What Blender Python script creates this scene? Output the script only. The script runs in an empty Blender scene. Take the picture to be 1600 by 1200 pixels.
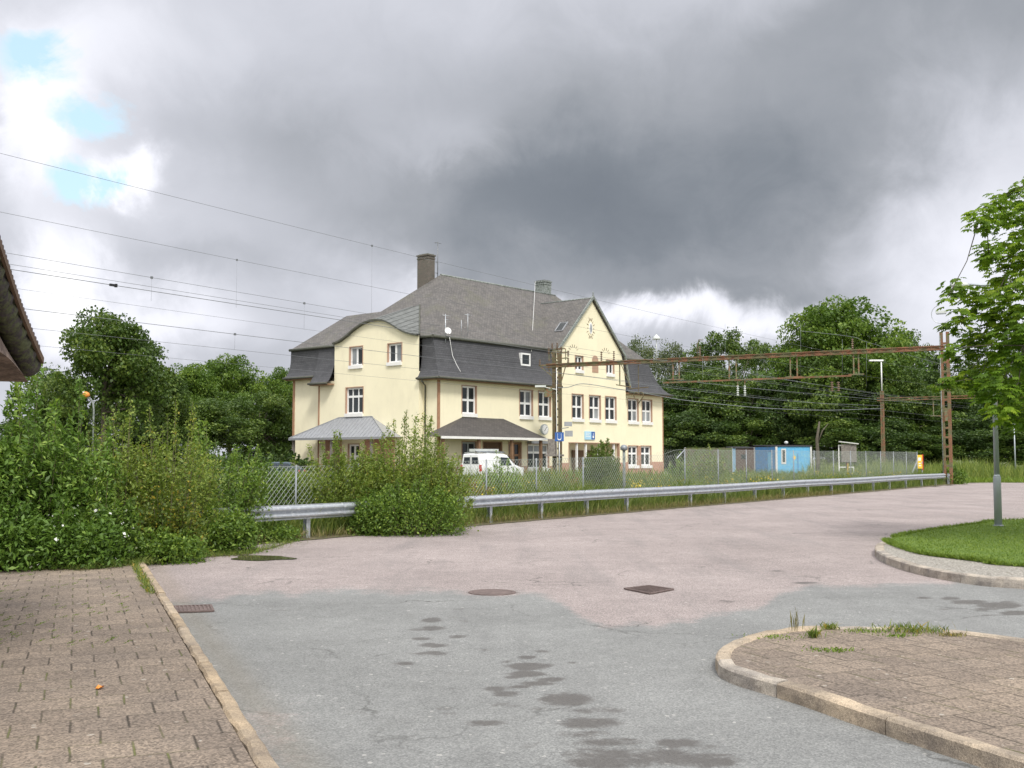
import bpy, math, random
import numpy as np
from mathutils import Vector, Matrix
R=math.radians
random.seed(7); rng=np.random.default_rng(7)
S=bpy.context.scene
# ------------------------------------------------------------------ camera
FPX=1700.0; CH=1.75; PIT=math.atan(115/1700)
cd=bpy.data.cameras.new('camera'); cam=bpy.data.objects.new('camera',cd)
S.collection.objects.link(cam); S.camera=cam
cd.sensor_width=36; cd.lens=36*FPX/1600; cd.clip_start=.05; cd.clip_end=3000
cam.location=(0,0,CH); cam.rotation_euler=(R(90)+PIT,0,0)
S.render.resolution_x=1024; S.render.resolution_y=768
S.render.engine='CYCLES'
# ------------------------------------------------------------------ exposure, sun, sky
S.view_settings.view_transform='Standard'; S.view_settings.look='None'
S.view_settings.exposure=0.25; S.view_settings.gamma=1
SUN_EL=R(48); SUN_AZ=R(165)          # compass style: 0 = +Y, clockwise; sun behind the camera, a little left
sd=bpy.data.lights.new('sun','SUN'); so=bpy.data.objects.new('sun',sd); S.collection.objects.link(so)
sd.energy=2.3; sd.angle=R(12); sd.color=(1,.965,.9)
dirv=Vector((math.sin(SUN_AZ)*math.cos(SUN_EL),math.cos(SUN_AZ)*math.cos(SUN_EL),math.sin(SUN_EL)))
so.rotation_euler=dirv.to_track_quat('Z','Y').to_euler(); so.location=(0,0,60)
wd=bpy.data.worlds.new('World'); S.world=wd; wd.use_nodes=True
nt=wd.node_tree; N=nt.nodes; L=nt.links; N.clear()
def nd(tree,t,**k):
    n=tree.nodes.new(t)
    for a,b in k.items(): setattr(n,a,b)
    return n
def mth(tree,op,a,b=None,c=None,clamp=False):
    n=tree.nodes.new('ShaderNodeMath'); n.operation=op; n.use_clamp=clamp
    for i,v in enumerate((a,b,c)):
        if v is None: continue
        if isinstance(v,(int,float)): n.inputs[i].default_value=v
        else: tree.links.new(v,n.inputs[i])
    return n.outputs[0]
def ramp(tree,fac,stops,interp='LINEAR'):
    n=tree.nodes.new('ShaderNodeValToRGB'); n.color_ramp.interpolation=interp
    e=n.color_ramp.elements
    while len(e)>1: e.remove(e[-1])
    for i,(p,c) in enumerate(stops):
        x=e[0] if i==0 else e.new(p)
        x.position=p; x.color=(*c,1) if len(c)==3 else c
    if fac is not None: tree.links.new(fac,n.inputs[0])
    return n.outputs[0]
def mixc(tree,fac,a,b,mode='MIX'):
    n=tree.nodes.new('ShaderNodeMix'); n.data_type='RGBA'; n.blend_type=mode
    for i,v in ((0,fac),(6,a),(7,b)):
        if isinstance(v,(int,float)): n.inputs[i].default_value=v
        elif isinstance(v,tuple): n.inputs[i].default_value=(*v,1) if len(v)==3 else v
        else: tree.links.new(v,n.inputs[i])
    return n.outputs[2]
tc=nd(nt,'ShaderNodeTexCoord'); 
def noise(tree,vec,scale,detail=6,rough=.55,dist=0,dims='3D'):
    n=tree.nodes.new('ShaderNodeTexNoise'); n.noise_dimensions=dims
    n.inputs['Scale'].default_value=scale; n.inputs['Detail'].default_value=detail
    n.inputs['Roughness'].default_value=rough; n.inputs['Distortion'].default_value=dist
    if vec is not None: tree.links.new(vec,n.inputs['Vector'])
    return n
# cloud plane coordinates: clouds lie on a flat layer, so they foreshorten towards the horizon
sep=nd(nt,'ShaderNodeSeparateXYZ'); L.new(tc.outputs['Generated'],sep.inputs[0])
az0=mth(nt,'ARCTAN2',sep.outputs[0],sep.outputs[1]); el0=mth(nt,'ARCSINE',sep.outputs[2])
den=mth(nt,'ADD',mth(nt,'MAXIMUM',sep.outputs[2],0.0),.22)
cx=mth(nt,'DIVIDE',sep.outputs[0],den); cy=mth(nt,'DIVIDE',sep.outputs[1],den)
cmb=nd(nt,'ShaderNodeCombineXYZ'); L.new(cx,cmb.inputs[0]); L.new(cy,cmb.inputs[1])
nA=noise(nt,tc.outputs['Generated'],5.5,7,.55,.4); nB=noise(nt,cmb.outputs[0],1.3,4,.5,.3); nC=noise(nt,tc.outputs['Generated'],14,7,.62,.5)
wsep=nd(nt,'ShaderNodeSeparateColor'); L.new(nA.outputs['Color'],wsep.inputs[0])
wx=mth(nt,'MULTIPLY_ADD',mth(nt,'SUBTRACT',wsep.outputs[0],.5),.17,az0)
wy=mth(nt,'MULTIPLY_ADD',mth(nt,'SUBTRACT',wsep.outputs[1],.5),.13,el0)
c2=nd(nt,'ShaderNodeSeparateColor'); L.new(nC.outputs['Color'],c2.inputs[0])
wx=mth(nt,'MULTIPLY_ADD',mth(nt,'SUBTRACT',c2.outputs[0],.5),.07,wx)
wy=mth(nt,'MULTIPLY_ADD',mth(nt,'SUBTRACT',c2.outputs[1],.5),.06,wy)
def blob(px,py,rx,ry,pw=1.0):
    a=math.atan((px-800)/FPX); e=math.atan((715-py)/FPX)
    dx=mth(nt,'MULTIPLY',mth(nt,'SUBTRACT',wx,a),FPX/rx); dy=mth(nt,'MULTIPLY',mth(nt,'SUBTRACT',wy,e),FPX/ry)
    q=mth(nt,'ADD',mth(nt,'MULTIPLY',dx,dx),mth(nt,'MULTIPLY',dy,dy))
    return mth(nt,'EXPONENT',mth(nt,'MULTIPLY',q,-1.0))
# brightness of the cloud deck: broad dark and light masses (compass bearing, elevation, extent, weight)
CL=[(1200,200,400,120,-.15),(1000,390,400,130,-.16),(1100,320,420,130,-.09),(1100,60,500,70,-.06),(840,300,420,170,-.08),(1450,120,250,120,-.04),(760,260,240,90,-.05),(1560,20,260,60,-.12),(1130,480,180,25,-.12),(800,330,260,90,-.07),
    (1560,400,200,150,.22),(1380,350,150,60,.07),(1540,250,140,60,.06),(1040,503,170,22,.42),(1180,530,90,22,.25),(520,480,90,60,.08),(690,215,130,45,.10),(590,300,80,50,.07),
    (640,480,60,40,.25),(250,330,170,80,.06),(30,230,60,90,.40),(190,295,45,30,.55),(100,470,60,70,.55),(250,520,120,40,.25),(120,120,150,120,.12),
    (350,540,120,45,-.10),(300,430,120,40,-.06),(0,0,260,120,.06),(200,100,200,60,.06),(500,60,500,120,.02),(430,250,150,60,-.04),(330,180,330,190,-.055),(60,20,200,90,-.05)]
lum=None
for (px,py,rx,ry,w) in CL:
    t=mth(nt,'MULTIPLY',blob(px,py,rx,ry),w); lum=t if lum is None else mth(nt,'ADD',lum,t)
lum=mth(nt,'ADD',lum,.548)
lum=mth(nt,'MULTIPLY_ADD',mth(nt,'SUBTRACT',nB.outputs['Fac'],.5),.15,lum)
lum=mth(nt,'MULTIPLY_ADD',mth(nt,'SUBTRACT',nC.outputs['Fac'],.5),.09,lum)
# the deck is thinner, so brighter, overhead and behind the camera where the veiled sun is
ov=mth(nt,'MULTIPLY',mth(nt,'SUBTRACT',el0,.55,clamp=True),1.5)
bk=mth(nt,'MULTIPLY',mth(nt,'MULTIPLY_ADD',sep.outputs[1],-1.0,0.0,clamp=True),.75)
lum=mth(nt,'ADD',lum,mth(nt,'ADD',ov,bk))
ccol=ramp(nt,mth(nt,'MULTIPLY',lum,.5),[(0,(.10,.12,.15)),(.12,(.21,.232,.265)),(.19,(.325,.343,.378)),(.27,(.53,.545,.60)),(.37,(.80,.81,.88)),(.5,(1.0,1.0,1.02)),(1,(2.0,1.98,1.95))])
gap=None
for (px,py,rx,ry,w) in [(25,138,72,42,1.25),(110,215,60,20,.9),(112,308,50,40,1.45)]:
    t=mth(nt,'MULTIPLY',blob(px,py,rx,ry),w); gap=t if gap is None else mth(nt,'ADD',gap,t)
gap=mth(nt,'SUBTRACT',gap,mth(nt,'ADD',mth(nt,'MULTIPLY',nC.outputs['Fac'],1.15),mth(nt,'MULTIPLY_ADD',nA.outputs['Fac'],.5,-.45)))
gap=mth(nt,'MULTIPLY',gap,1.7,clamp=True)
sky=nd(nt,'ShaderNodeTexSky',sky_type='NISHITA',sun_disc=False,sun_elevation=SUN_EL,sun_rotation=SUN_AZ,air_density=1.0,dust_density=1.5)
bgs=nd(nt,'ShaderNodeBackground'); bgs.inputs[1].default_value=.15
L.new(mixc(nt,.60,sky.outputs[0],(4.6,6.3,6.9)),bgs.inputs[0])
bgc=nd(nt,'ShaderNodeBackground'); bgc.inputs[1].default_value=1.0; L.new(ccol,bgc.inputs[0])
ms=nd(nt,'ShaderNodeMixShader'); L.new(gap,ms.inputs[0]); L.new(bgc.outputs[0],ms.inputs[1]); L.new(bgs.outputs[0],ms.inputs[2])
ow=nd(nt,'ShaderNodeOutputWorld'); L.new(ms.outputs[0],ow.inputs[0])

# ------------------------------------------------------------------ measuring helpers (photo pixel -> metres)
def ray(px,py):
    a=(px-800)/FPX; b=(600-py)/FPX
    return np.array([a, math.cos(PIT)-b*math.sin(PIT), math.sin(PIT)+b*math.cos(PIT)])
def at(px,py,Y):
    r=ray(px,py); p=np.array([0,0,CH])+r*(Y/r[1]); return (float(p[0]),float(p[1]),float(p[2]))
def gp(px,py,z=0.0):
    r=ray(px,py); p=np.array([0,0,CH])+r*((z-CH)/r[2]); return (float(p[0]),float(p[1]))
# ------------------------------------------------------------------ object helpers
COL=S.collection
def tag(o,label=None,cat=None,group=None,kind=None):
    if label: o['label']=label
    if cat: o['category']=cat
    if group: o['group']=group
    if kind: o['kind']=kind
    return o
def empty(name,loc=(0,0,0),rz=0,label=None,cat=None,group=None):
    o=bpy.data.objects.new(name,None); COL.objects.link(o); o.location=loc; o.rotation_euler=(0,0,rz)
    o.empty_display_size=.3
    return tag(o,label,cat,group)
def copy_tree(o,parent=None):
    c=o.copy(); COL.objects.link(c); c.parent=parent
    for ch in [x for x in bpy.data.objects if x.parent==o]: copy_tree(ch,c)
    return c
class MB:
    def __init__(s): s.v=[]; s.f=[]; s.m=[]; s.sm=[]
    def add(s,vs,fs,m=0,smooth=False):
        b=len(s.v); s.v+= [tuple(float(c) for c in p) for p in vs]
        for f in fs: s.f.append(tuple(b+i for i in f)); s.m.append(m); s.sm.append(smooth)
        return s
    def box(s,x0,x1,y0,y1,z0,z1,m=0):
        v=[(x0,y0,z0),(x1,y0,z0),(x1,y1,z0),(x0,y1,z0),(x0,y0,z1),(x1,y0,z1),(x1,y1,z1),(x0,y1,z1)]
        return s.add(v,[(0,3,2,1),(4,5,6,7),(0,1,5,4),(1,2,6,5),(2,3,7,6),(3,0,4,7)],m)
    def obox(s,c,ax,ay,az,hx,hy,hz,m=0):
        c,ax,ay,az=map(np.array,(c,ax,ay,az)); v=[]
        for k in (-1,1):
            for (i,j) in ((-1,-1),(1,-1),(1,1),(-1,1)): v.append(c+ax*i*hx+ay*j*hy+az*k*hz)
        return s.add(v,[(0,3,2,1),(4,5,6,7),(0,1,5,4),(1,2,6,5),(2,3,7,6),(3,0,4,7)],m)
    def bar(s,p,q,w,h=None,m=0):
        h=h or w; p=np.array(p,float); q=np.array(q,float); d=q-p; l=np.linalg.norm(d); d/=l
        up=np.array([0,0,1.]) if abs(d[2])<.9 else np.array([0,1.,0])
        a=np.cross(d,up); a/=np.linalg.norm(a); b=np.cross(a,d)
        return s.obox((p+q)/2,d,a,b,l/2,w/2,h/2,m)
    def tube(s,pts,r,n=6,m=0,cap=True,smooth=True):
        pts=[np.array(p,float) for p in pts]; k=len(pts)
        rs=[r]*k if isinstance(r,(int,float)) else list(r)
        vs=[]; fs=[]; pa=None
        for i,p in enumerate(pts):
            d=pts[min(i+1,k-1)]-pts[max(i-1,0)]; d=d/(np.linalg.norm(d)+1e-9)
            if pa is None:
                up=np.array([0,0,1.]) if abs(d[2])<.9 else np.array([1.,0,0]); a=np.cross(d,up)
            else: a=pa-d*np.dot(pa,d)
            a/=np.linalg.norm(a)+1e-9; pa=a; b=np.cross(d,a)
            for j in range(n):
                t=2*math.pi*j/n; vs.append(p+(a*math.cos(t)+b*math.sin(t))*rs[i])
        for i in range(k-1):
            for j in range(n):
                fs.append((i*n+j,i*n+(j+1)%n,(i+1)*n+(j+1)%n,(i+1)*n+j))
        s.add(vs,fs,m,smooth)
        if cap:
            b=len(s.v)-len(vs)
            s.f.append(tuple(b+j for j in range(n))[::-1]); s.m.append(m); s.sm.append(False)
            s.f.append(tuple(b+(k-1)*n+j for j in range(n))); s.m.append(m); s.sm.append(False)
        return s
    def lathe(s,prof,c=(0,0,0),n=16,m=0,smooth=True):
        vs=[];fs=[];k=len(prof)
        for (r,z) in prof:
            for j in range(n):
                t=2*math.pi*j/n; vs.append((c[0]+r*math.cos(t),c[1]+r*math.sin(t),c[2]+z))
        for i in range(k-1):
            for j in range(n): fs.append((i*n+j,i*n+(j+1)%n,(i+1)*n+(j+1)%n,(i+1)*n+j))
        fs.append(tuple(range(n))[::-1]); fs.append(tuple((k-1)*n+j for j in range(n)))
        return s.add(vs,fs,m,smooth)
    def prism(s,poly,y0,y1,m=0,f=None):
        """poly of (x,z) extruded along y; f maps (x,y,z)->point"""
        n=len(poly); f=f or (lambda x,y,z:(x,y,z))
        v=[f(x,y0,z) for x,z in poly]+[f(x,y1,z) for x,z in poly]
        fs=[tuple(range(n)),tuple(range(2*n-1,n-1,-1))]+[(i,i+n,(i+1)%n+n,(i+1)%n) for i in range(n)]
        return s.add(v,fs,m)
    def cut(s):
        s.cuts=getattr(s,'cuts',[])+[(len(s.v),len(s.f))]; return s
    def build(s,name,mats,parent=None,label=None,cat=None,group=None,kind=None,uvoff=0,recalc=False):
        cuts=[c for c in getattr(s,'cuts',[]) if c[1]>0]
        if cuts:   # one object for every piece
            cuts=[(0,0)]+cuts+[(len(s.v),len(s.f))]; out=[]
            for (v0,f0),(v1,f1) in zip(cuts,cuts[1:]):
                if f1<=f0: continue
                q=MB(); q.v=s.v[v0:v1]; q.f=[tuple(i-v0 for i in f) for f in s.f[f0:f1]]; q.m=s.m[f0:f1]; q.sm=s.sm[f0:f1]
                out.append(q.build(name,mats,parent,label,cat,group,kind))
            return out[0]
        me=bpy.data.meshes.new(name); me.from_pydata(s.v,[],s.f)
        if not isinstance(mats,(list,tuple)): mats=[mats]
        for m in mats: me.materials.append(m)
        me.polygons.foreach_set('material_index',s.m); me.polygons.foreach_set('use_smooth',s.sm)
        me.update()
        uv=me.uv_layers.new(name='UVMap'); 
        for p in me.polygons:
            n=p.normal
            if abs(n.z)>.999: t=Vector((1,0,0)); b=Vector((0,1,0))
            else: t=Vector((-n.y,n.x,0)).normalized(); b=n.cross(t)
            for li in p.loop_indices:
                co=me.vertices[me.loops[li].vertex_index].co; uv.data[li].uv=(co.dot(t)+uvoff,co.dot(b))
        o=bpy.data.objects.new(name,me); COL.objects.link(o); o.parent=parent
        return tag(o,label,cat,group,kind)
def quads_obj(name,V,mat,parent=None,tint=None,nv=4,faces_per=None):
    """V: (n,nv,3) array of separate polygons, vectorised"""
    n=V.shape[0]; me=bpy.data.meshes.new(name)
    me.vertices.add(n*nv); me.vertices.foreach_set('co',V.reshape(-1).astype(np.float32))
    me.loops.add(n*nv); me.loops.foreach_set('vertex_index',np.arange(n*nv,dtype=np.int32))
    me.polygons.add(n); me.polygons.foreach_set('loop_start',np.arange(0,n*nv,nv,dtype=np.int32))
    me.polygons.foreach_set('loop_total',np.full(n,nv,dtype=np.int32))
    if tint is not None:
        a=me.attributes.new('tint','FLOAT','FACE'); a.data.foreach_set('value',tint.astype(np.float32))
    me.materials.append(mat); me.update(calc_edges=True)
    o=bpy.data.objects.new(name,me); COL.objects.link(o); o.parent=parent
    return o
def unit(a): return a/(np.linalg.norm(a,axis=-1,keepdims=True)+1e-9)
def leaves(C,size,asp=.5,droop=0.0,out=None,outw=.6,fold=.25,szvar=.3):
    """kite shaped leaves at centres C -> (n,4,3)"""
    n=len(C); d=unit(rng.normal(size=(n,3))); 
    if out is not None: d=unit(d+out*outw)
    d[:,2]-=droop; d=unit(d)
    nn=unit(np.cross(d,unit(rng.normal(size=(n,3))))); nn[nn[:,2]<0]*=-1
    nn=unit(nn+np.array([0,0,.35])); s=unit(np.cross(d,nn)); nn=np.cross(s,d)
    L_=(size*(1+szvar*rng.normal(size=(n,1)))).clip(size*.45,size*1.8)
    b=C-d*L_*.5; t=C+d*L_*.5; m=C-d*L_*.02
    l=m+s*L_*asp*.5+nn*L_*fold*.3; r=m-s*L_*asp*.5+nn*L_*fold*.3
    return np.stack([b,l,t,r],1)
# ------------------------------------------------------------------ materials
MATS={}
def newmat(name):
    m=bpy.data.materials.new(name); m.use_nodes=True; t=m.node_tree; t.nodes.clear()
    o=t.nodes.new('ShaderNodeOutputMaterial'); p=t.nodes.new('ShaderNodeBsdfPrincipled'); t.links.new(p.outputs[0],o.inputs[0])
    return m,t,p,o
def bump(t,p,h,dist,strength=1.0):
    b=t.nodes.new('ShaderNodeBump'); b.inputs['Distance'].default_value=dist; b.inputs['Strength'].default_value=strength
    t.links.new(h,b.inputs['Height']); t.links.new(b.outputs[0],p.inputs['Normal'])
def objc(t): return t.nodes.new('ShaderNodeTexCoord').outputs['Object']
def uvc(t): return t.nodes.new('ShaderNodeTexCoord').outputs['UV']
def basic(name,col,rough=.6,metal=0,var=.12,scale=3,col2=None,amt=.5,fine=0,bmp=0):
    m,t,p,o=newmat(name); oc=objc(t)
    n=noise(t,oc,scale,6,.6); a=tuple(c*(1-var) for c in col); b=tuple(min(1,c*(1+var)) for c in col)
    c=ramp(t,n.outputs['Fac'],[(.3,a),(.7,b)])
    if col2:
        n2=noise(t,oc,scale*2.3,8,.65); f=ramp(t,n2.outputs['Fac'],[(.62-amt*.35,(0,0,0)),(.68-amt*.25,(1,1,1))])
        c=mixc(t,f,c,col2)
    if fine:
        n3=noise(t,oc,fine,3,.7); c=mixc(t,.25,c,ramp(t,n3.outputs['Fac'],[(.35,(0,0,0)),(.65,(1,1,1))]),'OVERLAY')
    t.links.new(c,p.inputs['Base Color']); p.inputs['Roughness'].default_value=rough; p.inputs['Metallic'].default_value=metal
    if bmp: bump(t,p,noise(t,oc,fine or 60,4,.6).outputs['Fac'],bmp)
    MATS[name]=m; return m
def leafmat(name,dark,mid,light,trans=.35,accent=None,rough=.5):
    m,t,p,o=newmat(name)
    a=t.nodes.new('ShaderNodeAttribute'); a.attribute_name='tint'
    st=[(0,dark),(.5,mid),(.86,light)]
    if accent: st+=[(.88,light),(.93,accent)]
    c=ramp(t,a.outputs['Fac'],st)
    t.links.new(c,p.inputs['Base Color']); p.inputs['Roughness'].default_value=rough
    p.inputs['Specular IOR Level'].default_value=.35
    tr=t.nodes.new('ShaderNodeBsdfTranslucent'); t.links.new(mixc(t,.5,c,mixc(t,1,c,(1.25,1.35,.5),'MULTIPLY')),tr.inputs[0])
    mx=t.nodes.new('ShaderNodeMixShader'); mx.inputs[0].default_value=trans
    t.links.new(p.outputs[0],mx.inputs[1]); t.links.new(tr.outputs[0],mx.inputs[2]); t.links.new(mx.outputs[0],o.inputs[0])
    MATS[name]=m; return m
def brickmat(name,c1,c2,mortar,bw,bh,ms=.01,rough=.85,off=.5,bmp=.004,varc=.35,moss=None,squash=1):
    m,t,p,o=newmat(name); u=uvc(t)
    b=t.nodes.new('ShaderNodeTexBrick'); b.offset=off
    b.inputs['Color1'].default_value=(*c1,1); b.inputs['Color2'].default_value=(*c2,1); b.inputs['Mortar'].default_value=(*mortar,1)
    b.inputs['Scale'].default_value=1; b.inputs['Brick Width'].default_value=bw; b.inputs['Row Height'].default_value=bh
    b.inputs['Mortar Size'].default_value=ms; b.inputs['Mortar Smooth'].default_value=.3; b.inputs['Bias'].default_value=0
    nz=noise(t,objc(t),.9,9,.72); t.links.new(u,b.inputs['Vector'])
    c=mixc(t,varc,b.outputs['Color'],ramp(t,nz.outputs['Fac'],[(.3,(.25,.25,.25)),(.7,(.75,.75,.75))]),'OVERLAY')
    if moss:
        n2=noise(t,objc(t),.5,8,.7); c=mixc(t,ramp(t,n2.outputs['Fac'],[(.52,(0,0,0)),(.72,(.6,.6,.6))]),c,moss)
    t.links.new(c,p.inputs['Base Color']); p.inputs['Roughness'].default_value=rough
    if bmp: bump(t,p,mth(t,'SUBTRACT',1.0,b.outputs['Fac']),bmp)
    MATS[name]=m; return m
def plaster(name,col,stain):
    m,t,p,o=newmat(name); oc=objc(t)
    n=noise(t,oc,.6,6,.6); n2=noise(t,oc,35,4,.7)
    mp=nd(t,'ShaderNodeMapping'); mp.inputs['Scale'].default_value=(.8,.8,.28); t.links.new(oc,mp.inputs[0])
    n3=noise(t,mp.outputs[0],1.5,6,.65)
    c=ramp(t,n.outputs['Fac'],[(.3,tuple(x*.93 for x in col)),(.7,col)])
    c=mixc(t,ramp(t,n3.outputs['Fac'],[(.52,(0,0,0)),(.8,(.38,.38,.38))]),c,stain)
    t.links.new(c,p.inputs['Base Color']); p.inputs['Roughness'].default_value=.92; bump(t,p,n2.outputs['Fac'],.004)
    MATS[name]=m; return m
plaster('plaster',(.86,.795,.585),(.60,.54,.40))
basic('surround',(.42,.27,.19),.8,var=.1,scale=2)
basic('ruststrip',(.36,.20,.12),.8,var=.15,scale=3)
basic('white',(.80,.80,.79),.45,var=.04,scale=2)
basic('sillwhite',(.78,.77,.75),.5,var=.05,scale=2)
basic('brown',(.14,.085,.05),.7,var=.2,scale=4)
basic('soffitbrown',(.22,.13,.075),.75,var=.2,scale=3)
brickmat('brick',(.42,.19,.12),(.50,.25,.16),(.42,.36,.30),.25,.085,.01)
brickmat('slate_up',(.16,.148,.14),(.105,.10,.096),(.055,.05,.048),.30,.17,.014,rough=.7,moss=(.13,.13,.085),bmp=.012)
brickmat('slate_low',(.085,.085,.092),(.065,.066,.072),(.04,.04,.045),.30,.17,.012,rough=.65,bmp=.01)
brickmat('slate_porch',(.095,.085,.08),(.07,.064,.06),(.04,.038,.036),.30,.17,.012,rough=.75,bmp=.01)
basic('patina',(.24,.262,.25),.6,var=.25,scale=3,col2=(.12,.14,.12),amt=.4)
basic('patina_dark',(.125,.132,.128),.6,var=.25,scale=3)
basic('zinc',(.33,.34,.36),.45,metal=.3,var=.1,scale=3)
basic('gutter',(.07,.075,.06),.7,var=.3,scale=4,col2=(.09,.09,.07),amt=.5)
brickmat('chimneybrick',(.12,.11,.09),(.16,.13,.11),(.09,.09,.08),.25,.085,.01,moss=(.08,.10,.06))
def glass(name,col,rough=.06):
    m,t,p,o=newmat(name); n=noise(t,objc(t),.7,3,.5)
    t.links.new(ramp(t,n.outputs['Fac'],[(.35,tuple(c*.6 for c in col)),(.65,col)]),p.inputs['Base Color'])
    p.inputs['Roughness'].default_value=rough; p.inputs['Specular IOR Level'].default_value=.38
    MATS[name]=m
glass('glass',(.035,.042,.045)); glass('glass_curtain',(.30,.32,.33)); glass('glass_car',(.03,.04,.05),.2)
basic('galv',(.48,.51,.55),.42,metal=.55,var=.12,scale=5,col2=(.62,.64,.66),amt=.3)
basic('galv_dark',(.25,.27,.29),.5,metal=.4,var=.2,scale=5)
basic('wiremesh',(.42,.46,.42),.5,metal=.2,var=.1,scale=5)
basic('rust',(.20,.095,.052),.85,var=.35,scale=.9,col2=(.13,.12,.06),amt=.5,fine=20,bmp=.004)
basic('rust_green',(.15,.16,.09),.85,var=.3,scale=2,col2=(.20,.10,.05),amt=.45,fine=20)
basic('polewood',(.13,.09,.05),.85,var=.35,scale=2.5,col2=(.10,.10,.05),amt=.4)
basic('wire',(.20,.21,.22),.5,metal=.4,var=.1)
basic('insulator',(.18,.12,.08),.25,var=.2)
basic('insul_white',(.55,.58,.56),.3,var=.1)
basic('van_white',(.80,.81,.82),.25,var=.03,scale=2)
basic('carblue',(.07,.105,.14),.35,metal=.3,var=.08)
basic('tyre',(.02,.02,.02),.9,var=.2); basic('rim',(.35,.35,.36),.35,metal=.7)
basic('red',(.50,.03,.025),.4,var=.05); basic('orange',(.75,.28,.05),.5,var=.1)
basic('signblue',(.03,.11,.36),.4,var=.05); basic('signlight',(.38,.62,.80),.4,var=.08,scale=4)
basic('black',(.02,.02,.022),.5)
basic('hutblue',(.10,.38,.62),.55,var=.08,scale=1.2,col2=(.16,.44,.60),amt=.3)
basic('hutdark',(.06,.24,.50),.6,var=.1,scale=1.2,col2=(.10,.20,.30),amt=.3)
basic('huttrim',(.55,.55,.53),.6,var=.1); basic('hutbrown',(.10,.065,.055),.8,var=.2)
basic('roofdark',(.035,.035,.04),.7,var=.2)
basic('greywood',(.17,.15,.14),.9,var=.3,scale=4,col2=(.25,.23,.20),amt=.4)
basic('hoardboard',(.12,.10,.07),.9,var=.3,scale=1.5,col2=(.10,.13,.05),amt=.6)
basic('yellow',(.75,.50,.04),.5,var=.08)
basic('bark',(.10,.085,.065),.95,var=.3,scale=4,fine=25,bmp=.02)
basic('birchbark',(.30,.28,.25),.9,var=.3,scale=4,col2=(.05,.05,.045),amt=.3)
basic('stem',(.13,.12,.06),.9,var=.3,scale=4)
basic('rooftile',(.062,.052,.05),.85,var=.35,scale=5,col2=(.10,.11,.05),amt=.5,fine=30,bmp=.01)
basic('tile_edge',(.10,.085,.095),.8,var=.3,scale=9)
basic('oldplaster',(.24,.175,.14),.95,var=.3,scale=2.2,col2=(.14,.10,.08),amt=.5,fine=30,bmp=.006)
basic('grate',(.16,.12,.11),.8,metal=.3,var=.3,scale=9)
basic('lampgrey',(.36,.40,.42),.5,metal=.4,var=.12,scale=2)
basic('dirt',(.16,.11,.075),1,var=.4,scale=5,col2=(.09,.11,.035),amt=.5,fine=60,bmp=.02)
leafmat('lf_bush',(0.053,0.098,0.018),(0.128,0.215,0.033),(0.285,0.390,0.061),.35)
leafmat('lf_bushlong',(0.056,0.106,0.020),(0.133,0.237,0.037),(0.322,0.438,0.088),.35)
leafmat('lf_birch',(0.088,0.144,0.026),(0.182,0.250,0.042),(0.338,0.400,0.084),.4,accent=(.34,.30,.06))
leafmat('lf_yellow',(.06,.11,.02),(.13,.18,.03),(.26,.27,.045),.4,accent=(.40,.32,.04))
leafmat('lf_oak',(0.034,0.065,0.013),(0.078,0.135,0.024),(0.176,0.237,0.044),.3)
leafmat('lf_mid',(.046,.094,.016),(.115,.195,.03),(.22,.30,.045),.35)
leafmat('lf_dark',(0.025,0.049,0.013),(0.056,0.101,0.024),(0.140,0.202,0.041),.3)
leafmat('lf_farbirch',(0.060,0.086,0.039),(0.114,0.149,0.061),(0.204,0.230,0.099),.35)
leafmat('lf_chest',(0.068,0.138,0.012),(0.162,0.270,0.022),(0.351,0.456,0.045),.5)
leafmat('lf_weed',(0.072,0.120,0.024),(0.156,0.216,0.044),(0.300,0.336,0.088),.4,accent=(.42,.30,.05))
leafmat('lf_drygrass',(.12,.11,.04),(.22,.20,.07),(.32,.27,.12),.3)
leafmat('lf_lawn',(0.084,0.147,0.016),(0.132,0.210,0.024),(0.216,0.294,0.040),.3)
leafmat('lf_flower',(.55,.38,.03),(.62,.45,.04),(.7,.55,.08),.2)
leafmat('lf_white',(.75,.75,.72),(.78,.78,.75),(.8,.8,.8),.2)  # white flecks standing for something pale glimpsed through the left bushes
leafmat('lf_red',(.16,.07,.03),(.28,.12,.05),(.36,.2,.08),.3)

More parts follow.
